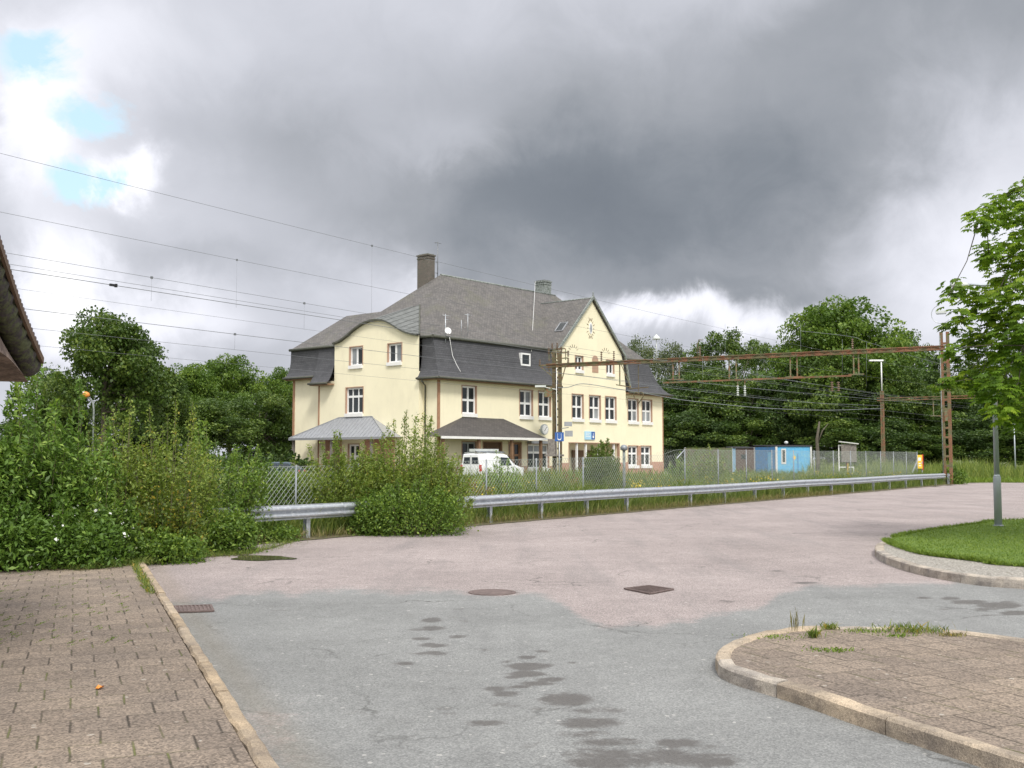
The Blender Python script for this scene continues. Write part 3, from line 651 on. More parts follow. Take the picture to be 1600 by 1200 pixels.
X=np.concatenate([x+KN[0]*.0+rng.normal(size=30)*.010 for x,y in jt]); Y=np.concatenate([y+rng.normal(size=30)*.05 for x,y in jt])
tag(blades('joint_grass',X,Y,PZ,.010,.006,'lf_lawn',lean=.6),kind='stuff')
# kerb edge weeds where the kerb meets the bushes
s=rng.uniform(8,13.6,900); off=-.17+rng.normal(size=900)*.03
tag(blades('kerb_grass',K0[0]+KD[0]*s+KN[0]*off,K0[1]+KD[1]*s+KN[1]*off,PZ,.05,.012,'lf_weed',lean=.6),kind='stuff')
# fallen leaf and pale crumbs on the paving
x,y=gp(156,1077,PZ); m=MB(); m.add([(x-.03,y-.01,PZ+.01),(x,y-.03,PZ+.012),(x+.03,y,PZ+.03),(x+.015,y+.03,PZ+.012),(x-.02,y+.02,PZ+.03)],[(0,1,2,3,4)]); m.add([(x-.03,y-.01,PZ+.006),(x,y-.03,PZ+.008),(x+.03,y,PZ+.026),(x+.015,y+.03,PZ+.008),(x-.02,y+.02,PZ+.026)],[(4,3,2,1,0)])
m.build('fallen_leaf',MATS['orange'],label='single curled orange leaf lying on the left brick pavement',cat='leaf')
# ------------------------------------------------------------------ the station building
TH=math.atan2(.7586,.6515); BO=np.array([-5.52,81.6,0.0])
bu=np.array([math.cos(TH),math.sin(TH),0]); bv=np.array([-bu[1],bu[0],0])
def pl(px,py,n,off):
    r=ray(px,py); c=np.array([0,0,CH]); t=((BO-c)@n+off)/(r@n); return c+r*t-BO
def fa(px,py,y=0): p=pl(px,py,bv,y); return float(p@bu),float(p[2])
def fs(px,py,x=0): p=pl(px,py,bu,x); return float(p@bv),float(p[2])
B=empty('station_house',tuple(BO),TH,'large pale yellow station house with grey mansard roof and two gables beyond the fence','building')
FA=lambda off:(lambda a,d,z:(a,-off-d,z))
FS=lambda off:(lambda a,d,z:(-off-d,a,z))
def wall(mb,fr,a0,a1,z0,top,holes,rev=.24,plinth=0,samples=0,sur=True):
    tf=top if callable(top) else (lambda a:top)
    A=sorted(set([a0,a1]+[h[0] for h in holes]+[h[1] for h in holes]+([a0+(a1-a0)*i/samples for i in range(samples)] if samples else [])))
    zt=max(tf(a) for a in A); Z=sorted(set([z0]+[h[2] for h in holes]+[h[3] for h in holes]+([plinth] if plinth>z0 else [])+[zt]))
    A=[a for a in A if a0<=a<=a1]
    for i in range(len(A)-1):
        for k in range(len(Z)-1):
            am=(A[i]+A[i+1])/2; zm=(Z[k]+Z[k+1])/2
            if any(h[0]<am<h[1] and h[2]<zm<h[3] for h in holes): continue
            tl,tr=min(Z[k+1],tf(A[i])),min(Z[k+1],tf(A[i+1]))
            if tl<=Z[k]+1e-4 and tr<=Z[k]+1e-4: continue
            tl=max(tl,Z[k]);tr=max(tr,Z[k])
            mb.add([fr(A[i],0,Z[k]),fr(A[i+1],0,Z[k]),fr(A[i+1],0,tr),fr(A[i],0,tl)],[(0,1,2,3)],2 if Z[k]<plinth-1e-4 else 0)
    for (x0,x1,h0,h1) in [h[:4] for h in holes]:
        for (p,q) in (((x0,h0),(x0,h1)),((x0,h1),(x1,h1)),((x1,h1),(x1,h0)),((x1,h0),(x0,h0))):
            mb.add([fr(p[0],0,p[1]),fr(q[0],0,q[1]),fr(q[0],-rev,q[1]),fr(p[0],-rev,p[1])],[(0,1,2,3)],1)
        if sur:
            w=.07
            for (c0,c1,d0,d1) in ((x0-w,x0,h0,h1+w),(x1,x1+w,h0,h1+w),(x0,x1,h1,h1+w)):
                v=[fr(c0,.003,d0),fr(c1,.003,d0),fr(c1,.003,d1),fr(c0,.003,d1),fr(c0,.03,d0),fr(c1,.03,d0),fr(c1,.03,d1),fr(c0,.03,d1)]
                mb.add(v,[(0,3,2,1),(4,5,6,7),(0,1,5,4),(1,2,6,5),(2,3,7,6),(3,0,4,7)],1)
def fbox(mb,fr,a0,a1,d0,d1,z0,z1,m=0):
    v=[fr(a0,d0,z0),fr(a1,d0,z0),fr(a1,d1,z0),fr(a0,d1,z0),fr(a0,d0,z1),fr(a1,d0,z1),fr(a1,d1,z1),fr(a0,d1,z1)]
    mb.add(v,[(0,3,2,1),(4,5,6,7),(0,1,5,4),(1,2,6,5),(2,3,7,6),(3,0,4,7)],m)
def window(fr,x0,x1,z0,z1,cols=2,rows=(.5,),parent=None,rev=.20,mat='white',sill=True,curtain=(),bw=.13,name='window',rail_w=.17):
    m=MB(); d0,d1=-rev,-rev+.07
    fbox(m,fr,x0,x0+bw,d0,d1,z0,z1); fbox(m,fr,x1-bw,x1,d0,d1,z0,z1)
    fbox(m,fr,x0+bw,x1-bw,d0,d1,z0,z0+bw); fbox(m,fr,x0+bw,x1-bw,d0,d1,z1-bw,z1)
    for i in range(1,cols):
        c=x0+(x1-x0)*i/cols; w=rail_w if cols==2 else .09; fbox(m,fr,c-w/2,c+w/2,d0,d1-.003,z0+bw,z1-bw)
    for r_ in rows:
        c=z0+(z1-z0)*r_; fbox(m,fr,x0+bw,x1-bw,d0,d1-.006,c-rail_w/2,c+rail_w/2)
    o=m.build(name,MATS[mat],parent or B)
    g=MB(); mats=[MATS['glass'],MATS['glass_curtain']]
    zs=[z0+bw]+[z0+(z1-z0)*r_ for r_ in rows]+[z1-bw]
    k=0
    for i in range(cols):
        for j in range(len(zs)-1):
            a,b=x0+(x1-x0)*i/cols,x0+(x1-x0)*(i+1)/cols
            g.add([fr(a,d0+.012,zs[j]),fr(b,d0+.012,zs[j]),fr(b,d0+.012,zs[j+1]),fr(a,d0+.012,zs[j+1])],[(0,1,2,3)],1 if k in curtain else 0); k+=1
    fbox(g,fr,x0,x1,d0-.03,d0-.01,z0,z1,0)
    g.build('pane',mats,o)
    if sill:
        s=MB(); fbox(s,fr,x0-.04,x1+.04,-rev+.08,.14,z0-.24,z0+.03); s.build('window_sill',MATS['sillwhite'],o)
    return o
W=MB()
fm,fb,fsd,fby=FA(0),FA(.4),FS(0),FS(.5)
up=[(2.58,4.18),(9.44,11.07),(11.87,13.45)]; upb=[(15.93,17.51),(18.41,20.05),(20.8,22.45)]; upr=[(24.92,26.6),(27.24,28.9)]
Z0,Z1=5.12,7.28
holes_m=[(a,b,Z0,Z1) for a,b in up]+[(10.45,13.2,.85,2.85),(2.6,4.2,.95,2.95),(5.0,7.2,.05,2.95),(8.1,9.6,.95,2.95)]
wall(W,fm,0,14.1,0,7.9,holes_m,plinth=1.05)
wall(W,fm,24.0,30.8,0,7.9,[(a,b,Z0-.05,Z1-.1) for a,b in upr]+[(24.9,26.5,1.0,2.82),(27.0,28.7,1.0,2.82)],plinth=1.35)
gpx=[(14.1,11.1),(18.75,15.72),(23.35,11.2),(23.62,10.2),(23.85,9.2),(24.0,8.2)]
gprof=lambda a: float(np.interp(a,[p[0] for p in gpx],[p[1] for p in gpx]))
wall(W,fb,14.1,24.0,0,gprof,[(a,b,Z0-.05,Z1-.08) for a,b in upb]+[(16.4,17.5,9.3,10.55),(21.0,22.15,9.25,10.5)]+[(15.46,22.9,0.02,3.0)],plinth=1.3,samples=60)
# cheeks of the projecting gable bay
W.add([(14.1,-.4,0),(14.1,1.6,0),(14.1,1.6,11.1),(14.1,-.4,11.1)],[(0,1,2,3)]); W.add([(24,-.4,0),(24,1.2,0),(24,1.2,8.2),(24,-.4,8.2)],[(0,1,2,3)])
# door recess
W.add([(15.46,1.4,0),(22.9,1.4,0),(22.9,1.4,3.0),(15.46,1.4,3.0)],[(0,1,2,3)]); W.add([(15.46,-.16,3.0),(22.9,-.16,3.0),(22.9,1.4,3.0),(15.46,1.4,3.0)],[(0,1,2,3)],1)
W.add([(15.46,-.16,0),(15.46,1.4,0),(15.46,1.4,3),(15.46,-.16,3)],[(0,1,2,3)],1); W.add([(22.9,-.16,0),(22.9,1.4,0),(22.9,1.4,3),(22.9,-.16,3)],[(0,1,2,3)])
# west side: bay and plain ends
wp=[(523,537),(533,533),(545,524),(556,514),(568,506),(580,501),(590,499.5),(602,500.5),(612,505),(622,511.5),(632,517.5),(643,521.5),(655,523.5)]
wav=sorted([fs(x,y,-.5) for x,y in wp]); YA,YB=wav[0][0],wav[-1][0]
wprof=lambda a: float(np.interp(a,[p[0] for p in wav],[p[1] for p in wav])) if YA-1e-6<=a<=YB+1e-6 else 8.0
s1=(8.0,9.55,9.1,10.62); s2=(3.5,5.05,9.1,10.58); s3=(7.9,9.95,5.25,7.35)
wall(W,fby,YA,YB,0,wprof,[s1,s2,s3,(8.3,9.6,.9,2.8)],plinth=1.2,samples=48)
wall(W,fby,YB,13.4,0,8.0,[],plinth=1.2)
wall(W,fsd,0,YA,0,7.9,[],plinth=1.2); wall(W,fsd,13.4,17.4,0,8.7,[],plinth=1.2)
W.add([(-.5,YA,0),(0,YA,0),(0,YA,8.3),(-.5,YA,8.3)],[(0,1,2,3)]); W.add([(-.5,13.4,0),(0,13.4,0),(0,13.4,8.1),(-.5,13.4,8.1)],[(0,1,2,3)])
# back and right end walls
W.add([(0,17.4,0),(7.6,17.4,0),(7.6,17.4,8.7),(0,17.4,8.7)],[(0,1,2,3)]); W.add([(7.6,17.4,0),(7.6,13,0),(7.6,13,8.7),(7.6,17.4,8.7)],[(0,1,2,3)])
W.add([(7.6,13,0),(30.8,13,0),(30.8,13,7.9),(7.6,13,7.9)],[(0,1,2,3)]); W.add([(30.8,0,0),(30.8,13,0),(30.8,13,7.9),(30.8,0,7.9)],[(0,1,2,3)])
W.build('wall',[MATS['plaster'],MATS['surround'],MATS['brick']],B)
for i,(a,b) in enumerate(up): window(fm,a,b,Z0,Z1,curtain=(3,) if i==1 else ())
for i,(a,b) in enumerate(upb): window(fb,a,b,Z0-.05,Z1-.08,curtain=(2,) if i==1 else ())
for i,(a,b) in enumerate(upr): window(fm,a,b,Z0-.05,Z1-.1,curtain=(2,) if i==0 else (0,2))
window(fb,16.4,17.5,9.3,10.55,rows=(),cols=2); window(fb,21.0,22.15,9.25,10.5,rows=(),cols=2)
window(fm,10.45,13.2,.85,2.85,cols=3,rows=(.66,),curtain=(1,3,5)); window(fm,2.6,4.2,.95,2.95,mat='lampgrey',cols=2); window(fm,8.1,9.6,.95,2.95,mat='ruststrip',cols=2)
window(fm,24.9,26.5,1.0,2.82,rows=(.62,)); window(fm,27.0,28.7,1.0,2.82,rows=(.62,))
window(fby,*s1,rows=(),curtain=(1,)); window(fby,*s2,rows=(),curtain=(0,)); window(fby,*s3,cols=3,rows=(.66,)); window(fby,8.3,9.6,.9,2.8)
m=MB(); fbox(m,fm,5.0,7.2,-.2,-.12,.05,2.95); m.build('door',MATS['brown'],B,)
m=MB()
for x in (15.9,18.1,20.3): fbox(m,FA(-1.28),x,x+1.6,0,.07,.05,2.4); m.cut()
m.build('door',MATS['brown'],B)
m=MB()
for x in (16.7,18.0,19.9,22.2): m.box(x,x+.16,-.3,-.14,0,2.98).cut()
m.build('post',MATS['white'],B)
m=MB(); m.box(26.56,26.94,-.03,0.02,1.3,2.85); m.build('brick_pier',MATS['brick'],B)
m=MB()
m.box(-.04,.15,-.035,.02,1.05,7.7); m.box(-.035,.02,0.02,.12,1.2,7.7).cut(); m.box(30.72,30.85,-.035,.02,1.35,7.7); m.box(30.82,30.9,0,.6,0,7.7).cut()
m.box(13.93,14.08,-.035,.01,1.2,7.7).cut(); m.box(-.035,.01,17.15,17.42,1.2,8.5).cut(); m.box(-.53,-.49,13.25,13.42,1.2,7.9)
m.build('corner_strip',MATS['ruststrip'],B)
# arched blind niche between the gable windows, oval light with rays, small ray ornaments
m=MB(); n=10; pts=[(18.85,9.25),(19.75,9.25)]+[(19.3+.45*math.cos(math.pi*i/n),10.35+.42*math.sin(math.pi*i/n)) for i in range(n+1)]
m.prism(pts,-.425,-.395); m.build('blind_niche',MATS['surround'],B)
oc=fa(923,513,-.42); m=MB(); m.prism([(oc[0]+.22*math.cos(t),oc[1]+.5*math.sin(t)) for t in np.linspace(0,2*math.pi,20,endpoint=False)],-.45,-.4); o=m.build('oval_window',MATS['white'],B)
m=MB(); m.prism([(oc[0]-.0+.13*math.cos(t),oc[1]+.38*math.sin(t)) for t in np.linspace(0,2*math.pi,20,endpoint=False)],-.46,-.452); m.build('pane',MATS['glass_curtain'],o)
m=MB()
for k in range(16):
    t=2*math.pi*k/16; m.cut(); m.bar((oc[0]+.36*math.cos(t),-.405,oc[1]+.68*math.sin(t)),(oc[0]+(.62 if k%2 else .5)*math.cos(t),-.405,oc[1]+(1.0 if k%2 else .88)*math.sin(t)),.07,.02)
for (cx_,cz_) in (fa(896,548,-.4),fa(946,553,-.4)):
    for k in range(6):
        t=math.pi*(.1+.8*k/5); m.cut(); m.bar((cx_+.45*math.cos(t),-.405,cz_+.3*math.sin(t)),(cx_+.7*math.cos(t),-.405,cz_+.55*math.sin(t)),.05,.02)
m.build('ray_ornament',MATS['brown'],B)
# mansard: lower steep flared slopes
ZK=[7.75,7.95,8.3,8.85,9.5,10.2,10.95]; DF=[.75,.52,.28,.03,-.15,-.3,-.45]; DL=[.75,.55,.38,.27,.2,.18,.2]; DR=[.55,.15,-.35,-.85,-1.25,-1.6,-1.95]
M=MB(); XR=30.8
def ruled(a,b,m=0,mb=None):
    mb=mb or M; n=len(a); mb.add(list(a)+list(b),[(i,i+1,n+i+1,n+i) for i in range(n-1)],m)
K=len(ZK)
FLc=[(-DL[k],-DF[k],ZK[k]) for k in range(K)]; FRc=[(XR+DR[k],-DF[k],ZK[k]) for k in range(K)]
ruled(FLc,[(14.1,-DF[k],ZK[k]) for k in range(K)]); ruled([(24.0,-DF[k],ZK[k]) for k in range(K)],FRc)
ruled([(14.1,-DF[k]+.0,ZK[k]) for k in range(4,K)],[(14.1,2,ZK[k]) for k in range(4,K)])
BR=[(XR+DR[k],13+DF[k],ZK[k]) for k in range(K)]; ruled(FRc,BR)
ruled(FLc,[(-DL[k],YA,ZK[k]) for k in range(K)])
Z2a=[7.85,8.05,8.4,8.9,9.5,10.2,10.95]; D2a=[1.25,1.05,.85,.65,.45,.3,.2]
Z2b=[8.5,8.65,8.95,9.3,9.8,10.3,10.95]; D2b=[.75,.55,.38,.28,.22,.2,.2]
ruled([(-D2a[k],YB,Z2a[k]) for k in range(K)],[(-D2a[k],13.75,Z2a[k]) for k in range(K)])
ruled([(-D2a[k],13.75,Z2a[k]) for k in range(K)],[(-.19,13.75,Z2a[k]) for k in range(K)])
bl=[(-D2b[k],17.4+.6*D2b[k],Z2b[k]) for k in range(K)]
ruled([(-D2b[k],13.7,Z2b[k]) for k in range(K)],bl); ruled(bl,[(7.8,17.4+.6*D2b[k],Z2b[k]) for k in range(K)])
ruled(BR,[(7.8,13+DF[k],ZK[k]) for k in range(K)])
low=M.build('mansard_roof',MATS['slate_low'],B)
# upper hip roof with the lower cross wing at the back left
U=MB(); ZB=10.93; x0,x1,y0,y1=-.32,XR-1.9,.38,13.0; R1=(7.0,6.7,17.2); R2=(22.6,6.7,17.2)
a,b,c,d=(x0,y0,ZB),(x1,y0,ZB),(x1,y1,ZB),(x0,y1,ZB)
U.add([a,b,R2,R1],[(0,1,2,3)]); U.add([b,c,R2],[(0,1,2)]); U.add([c,d,R1,R2],[(0,1,2,3)]); U.add([d,a,R1],[(0,1,2)])
w1,w2=(3.7,8.2,14.05),(3.7,14.9,14.05)
U.add([(x0-.01,9,ZB-.01),(x0-.01,17.5,ZB-.01),w2,w1],[(0,1,2,3)]); U.add([(x0-.01,17.5,ZB-.01),(7.9,17.5,ZB-.01),w2],[(0,1,2)]); U.add([(7.9,17.5,ZB-.01),(7.9,9,ZB-.01),w1,w2],[(0,1,2,3)])
# street gable roof
AP=(18.75,15.85)
U.add([(13.85,-.62,10.95),(AP[0],-.62,AP[1]),(AP[0],5.4,AP[1]),(13.85,.5,10.95)],[(0,1,2,3)])
U.add([(23.6,-.62,11.02),(AP[0],-.62,AP[1]),(AP[0],5.4,AP[1]),(23.6,.5,11.02)],[(0,3,2,1)])
fl=[(23.6,11.02),(23.85,10.2),(24.05,9.3),(24.25,8.6),(24.45,8.15)]
ruled([(x,-.62,z) for x,z in fl],[(x,.6,z) for x,z in fl],mb=U)
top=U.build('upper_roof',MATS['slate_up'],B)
# eyebrow roof over the wavy side gable
E_=MB(); E2=MB(); ys_=np.linspace(YA+.001,YB,41); fr_=[];bk_=[];und=[]
for y in ys_:
    f=wprof(y)+.05; sl=.33+(.32*((6.6-y)/5)**2 if y<6.6 else 0); xb=(f+.75*sl-11.21)/(.89-sl) if False else None
    # meets the west slope z = 10.93 + .857 (x + .32)
    xb=(f+.8*sl-10.93-.274)/(.857-sl); xb=max(-.3,xb)+.05; xb=(-.5+(y-YA)*(3.45+.5)/(5.6-YA)) if y<5.6 else xb; zb=10.93+.857*(xb+.32)+.02
    fr_.append((-.8,y,f)); bk_.append((xb,y,max(zb,f))); und.append((-.8,y,f-.13))
h=[i for i,y in enumerate(ys_) if y<=6.6][-1]
ruled(fr_[h:],bk_[h:],mb=E_); ruled(fr_[:h+1],bk_[:h+1],mb=E2)
ruled(und,fr_,1,mb=E_); ruled(und,[(-.48,p[1],p[2]) for p in und],1,mb=E_)
E_.build('eyebrow_roof',[MATS['slate_up'],MATS['gutter']],top); 
for i in range(0,h,2): # standing seams of the copper sweep
    E2.bar(tuple(np.array(fr_[i])+(0,0,.01)),tuple(np.array(bk_[i])+(0,0,.01)),.03,.05,0)
fl_=MB(); k_=[i for i,y in enumerate(ys_) if y<5.65]; fl_.tube([tuple(np.array(bk_[i])+(0.02,0,.04)) for i in k_],.06,5); fl_.build('flashing',MATS['gutter'],top)
E2.build('copper_sweep',[MATS['patina_dark'],MATS['patina']],top)
# ridge caps, gutters, verge trims
g=MB(); 
def rl(p,q,r=.09): g.tube([p,q],r,6)
rl(R1,R2,.09); g.cut(); rl((AP[0],-.7,AP[1]),(AP[0],5.3,AP[1]),.07); g.cut()
g.bar((13.8,-.66,10.9),(AP[0],-.66,AP[1]+.06),.1,.22); g.bar((AP[0],-.66,AP[1]+.06),(23.7,-.66,10.97),.1,.2)
for i in range(len(fl)-1): g.bar((fl[i][0],-.66,fl[i][1]),(fl[i+1][0],-.66,fl[i+1][1]),.12,.16)
g.lathe([(.05,0),(.09,.1),(.03,.3),(.06,.38),(.005,.5)],(AP[0],-.62,AP[1]+.05),8)
g.build('ridge_cap',MATS['patina'],top)
g=MB(); g.tube([(x0,y0-.06,ZB-.02),(13.9,y0-.06,ZB-.02)],.13,8).cut(); g.tube([(23.7,y0-.06,ZB-.02),(x1,y0-.06,ZB-.02)],.12,8).cut(); g.tube([(x0-.05,y0-.06,ZB-.02),(x0-.05,YA,ZB-.02)],.11,8).cut(); g.tube([(x0-.05,YB,ZB-.03),(x0-.05,17.5,ZB-.03)],.12,8).cut();
g.build('upper_gutter',MATS['gutter'],top)
g=MB(); g.tube([(-.8,-.8,7.72),(14.05,-.8,7.72)],.09,8).cut(); g.tube([(24.1,-.8,7.72),(31.4,-.8,7.72)],.09,8).cut(); g.tube([(-.8,-.8,7.72),(-.8,YA-.02,7.72)],.09,8).cut(); g.tube([(-1.3,YB,7.8),(-1.3,13.8,7.8)],.09,8).cut(); g.tube([(-.8,13.7,8.45),(-.8,17.8,8.45)],.09,8).cut();
g.tube([(-.8,.9,7.7),(-.62,1.15,7.5),(-.12,1.3,7.2),(-.1,1.3,.2)],.06,8).cut(); g.tube([(31.0,.5,7.6),(30.95,.5,.2)],.07,8).cut(); g.tube([(14.0,-.75,7.7),(13.98,-.1,7.3),(13.98,-.1,.2)],.05,8).cut();
g.build('gutter',MATS['gutter'],B)
g=MB(); g.box(-.7,14.1,-.7,0.0,7.58,7.7).cut(); g.box(24.0,31.3,-.7,0,7.58,7.7).cut(); g.box(-.7,0,-.02,YA,7.6,7.69).cut(); g.box(-1.2,-.5,YB,13.75,7.66,7.78).cut(); g.box(-.7,0,13.42,17.7,8.3,8.42).cut(); g.box(30.8,31.3,0,13.2,7.58,7.7).cut();
g.build('soffit',MATS['soffitbrown'],B)
# chimneys
def chimney(cx_,cy_,wx_,wy_,z0,z1,mat,cap,ladder=False):
    m=MB(); m.box(cx_-wx_/2,cx_+wx_/2,cy_-wy_/2,cy_+wy_/2,z0,z1-.12); m.box(cx_-wx_/2-.07,cx_+wx_/2+.07,cy_-wy_/2-.07,cy_+wy_/2+.07,z1-.12,z1)
    m.box(cx_-wx_/2-.04,cx_+wx_/2+.04,cy_-wy_/2-.04,cy_+wy_/2+.04,z1-.36,z1-.28)
    o=m.build('chimney',[MATS[mat]],top); c=MB(); c.box(cx_-wx_/2+.05,cx_+wx_/2-.05,cy_-wy_/2+.05,cy_+wy_/2-.05,z1,z1+.08); c.build('chimney_cap',MATS[cap],o); return o
chimney(6.55,8.0,.85,1.25,13.5,18.95,'chimneybrick','patina')
chimney(21.9,7.6,1.0,1.15,15.5,18.55,'patina','patina_dark')
# aerials, satellite dish and its cable, lightning conductor
m=MB(); m.tube([(7.15,7.2,16.9),(7.15,7.2,20.1)],.035,5); m.tube([(6.75,7.2,20.0),(7.55,7.2,20.0)],.02,4); m.tube([(7.0,7.0,20.0),(7.0,7.4,20.0)],.02,4); m.tube([(6.9,7.2,18.3),(7.15,7.2,18.3)],.03,4); m.tube([(6.9,7.2,17.4),(7.15,7.2,17.4)],.03,4)
m.build('aerial',MATS['wire'],top)
dx,dz=fa(699,517,.1); m=MB(); m.tube([(dx,.3,dz-.9),(dx,.3,dz+1.3)],.03,5); m.tube([(dx-.3,.3,dz+1.2),(dx+.5,.3,dz+1.2)],.02,4); m.tube([(dx,.3,dz+.9),(dx+.35,.3,dz+.9)],.02,4)
ex=fa(731,490,.6); m.cut(); m.tube([(ex[0],.6,ex[1]-1.7),(ex[0],.6,ex[1])],.025,5); m.tube([(ex[0]-.35,.6,ex[1]-.1),(ex[0]+.4,.6,ex[1]-.1)],.02,4)
ex=fa(721,500,.6); m.cut(); m.tube([(ex[0],.6,ex[1]-1.2),(ex[0],.6,ex[1])],.02,5)
m.build('aerial',MATS['galv'],top)
m=MB(); nd_=np.array([-.35,-.9,.25]); nd_/=np.linalg.norm(nd_); ta=unit(np.cross(nd_,[0,0,1.])); tb=np.cross(ta,nd_); vs=[];fs_=[]
for i in range(5):
    r_=.27*i/4
    for j in range(18):
        t=2*math.pi*j/18; vs.append(np.array([dx,.05,dz])+ta*r_*math.cos(t)+tb*r_*math.sin(t)+nd_*(.6*r_*r_))
for i in range(4):
    for j in range(18): fs_.append((i*18+j,i*18+(j+1)%18,(i+1)*18+(j+1)%18,(i+1)*18+j))
m.add(vs,fs_,0,True); m.tube([np.array([dx,.05,dz])-tb*.3,np.array([dx,.05,dz])+nd_*.35],.015,4); m.build('satellite_dish',MATS['white'],top)
m=MB(); c0=[fa(x,y,yy) for x,y,yy in ((702,527,-.05),(704,540,.15),(706,556,0),(711,570,-.2),(717,581,-.6))]; yy_=(-.02,.18,-.02,-.3,-.72)
m.tube([(p[0],y-.06,p[1]) for p,y in zip(c0,yy_)],.02,5); 
m.cut(); lc=[fa(835,440,6.6),fa(833,500,3.2),fa(830,549,.3)]; m.tube([(p[0],y,p[1]) for p,y in zip(lc,(6.5,3.2,.28))],.02,4)
m.build('cable',MATS['white'],top)
# roof lights
def on_slope(a_): return AP[1]-(AP[0]-a_)*(AP[1]-10.95)/(AP[0]-13.85)
m=MB(); A0,A1,Y0_,Y1_=15.55,16.35,.35,1.15
v=[(A0,Y0_,on_slope(A0)+.08),(A1,Y0_,on_slope(A1)+.08),(A1,Y1_,on_slope(A1)+.08),(A0,Y1_,on_slope(A0)+.08)]
for i in range(4): m.bar(v[i],v[(i+1)%4],.09,.1)
o=m.build('roof_light',MATS['zinc'],top); MB().add(v,[(0,1,2,3)]).build('pane',MATS['glass'],o)
m=MB(); fr=FA(.1)
for (p0,p1,q0,q1) in ((9.72,9.84,9.3,10.35),(10.78,10.9,9.3,10.35),(9.84,10.78,9.3,9.44),(9.84,10.78,10.22,10.35)): fbox(m,fr,p0,p1,-.6,-.16,q0,q1)
o=m.build('dormer_window',MATS['white'],low); g=MB(); fbox(g,fr,9.8,10.82,-.55,-.22,9.36,10.3); g.build('pane',MATS['glass'],o)
# porches
def porch(fr,a0,a1,t0,t1,ze,zt,out,inn,mat,seams,posts,pw=.16,pmat='soffitbrown',trim='sillwhite'):
    m=MB(); E=[fr(a0,out,ze),fr(a1,out,ze)]; T=[fr(t0,inn,zt),fr(t1,inn,zt)]; Wl=[fr(a0,inn,ze),fr(a1,inn,ze)]
    m.add([E[0],E[1],T[1],T[0]],[(0,1,2,3)]); m.add([E[0],T[0],Wl[0]],[(0,1,2)]); m.add([E[1],Wl[1],T[1]],[(0,1,2)])
    m.add([E[0],E[1],Wl[1],Wl[0]],[(3,2,1,0)],1)
    if seams:
        n=int(abs(a1-a0)/.42)
        for i in range(1,n):
            a=a0+(a1-a0)*i/n
            if a<t0: f=(a-a0)/(t0-a0)
            elif a>t1: f=(a1-a)/(a1-t1)
            else: f=1
            p=np.array(fr(a,out,ze)); q=np.array(fr(a,out+(inn-out)*f,ze+(zt-ze)*f)); m.bar(p+(0,0,.02),q+(0,0,.02),.03,.05,0)
        for (p,q) in ((E[0],T[0]),(E[1],T[1]),(T[0],T[1])): m.bar(np.array(p)+(0,0,.03),np.array(q)+(0,0,.03),.06,.08,0)
    o=m.build('porch_roof',[MATS[mat],MATS['soffitbrown']],B)
    t=MB(); fbox(t,fr,a0,a1,out-.02,out+.06,ze-.16,ze+.02); t.build('fascia',MATS[trim],o)
    for a in posts:
        c=MB(); fbox(c,fr,a-pw/2,a+pw/2,out-.35,out-.35+pw,0,ze-.02); c.build('porch_post',MATS[pmat],B)
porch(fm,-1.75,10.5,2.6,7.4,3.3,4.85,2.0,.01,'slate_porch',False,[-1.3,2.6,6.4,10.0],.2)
porch(fby,3.4,15.0,6.8,10.8,3.32,4.95,1.75,.01,'zinc',True,[14.7,9.9,5.2],.18,'greywood','zinc')
m=MB(); fbox(m,fby,4.2,7.6,.01,.06,.9,3.2); m.cut(); fbox(m,fby,10.4,12.4,.01,.06,.9,3.2); m.build('brick_panel',MATS['brick'],B)
m=MB(); fbox(m,fm,10.35,13.3,.04,.5,2.9,3.12); m.build('awning',MATS['zinc'],B)
# clock on its bracket, wall lamp, signs on the wall
cx_,cz_=fa(850.5,671,-.5); ck=empty('station_clock',(0,0,0),0,'round white station clock on the yellow wall above the corner of the dark porch roof','clock'); ck.parent=None
ck.location=tuple(BO+bu*cx_-bv*.5+np.array([0,0,cz_])); ck.rotation_euler=(0,0,TH)
m=MB(); n=24; m.prism([(.44*math.cos(2*math.pi*i/n),.44*math.sin(2*math.pi*i/n)) for i in range(n)],-.09,.09); m.bar((0,.05,0),(0,.5,0),.08); m.build('case',MATS['lampgrey'],ck)
m=MB(); m.prism([(.385*math.cos(2*math.pi*i/n),.385*math.sin(2*math.pi*i/n)) for i in range(n)],-.1,-.092); fc=m.build('dial',MATS['white'],ck)
m=MB(); m.bar((-.12,-.106,-.14),(.19,-.106,.21),.05,.012); m.bar((0,-.106,0),(.2,-.106,.18),.035,.012)
for k in range(12):
    t=math.pi*k/6; m.bar((.3*math.cos(t),-.103,.3*math.sin(t)),(.36*math.cos(t),-.103,.36*math.sin(t)),.022,.008)
m.build('clock_hands',MATS['black'],fc)
def wallthing(name,label,cat,px,py,yo):
    a,z=fa(px,py,yo); e=empty(name,tuple(BO+bu*a+bv*yo+np.array([0,0,z])),TH,label,cat); return e
e=wallthing('information_sign','pale blue sign with a darker blue right part on the wall above the doors','sign',921.5,680.5,-.46)
m=MB(); m.box(-.72,.72,-.03,.05,-.36,.36); m.build('panel',MATS['signlight'],e)
m=MB(); m.box(.2,.715,-.04,-.032,-.33,.33); 
for (a_,b_,z_) in ((-.6,.0,.2),(-.6,-.1,.05),(-.6,.05,-.1)): m.box(a_,b_,-.036,-.031,z_-.025,z_+.025,1)
m.box(.36,.56,-.048,-.042,-.22,.0,1); m.box(.42,.5,-.048,-.042,.06,.2,1); m.build('sign_marks',[MATS['signblue'],MATS['white']],e)
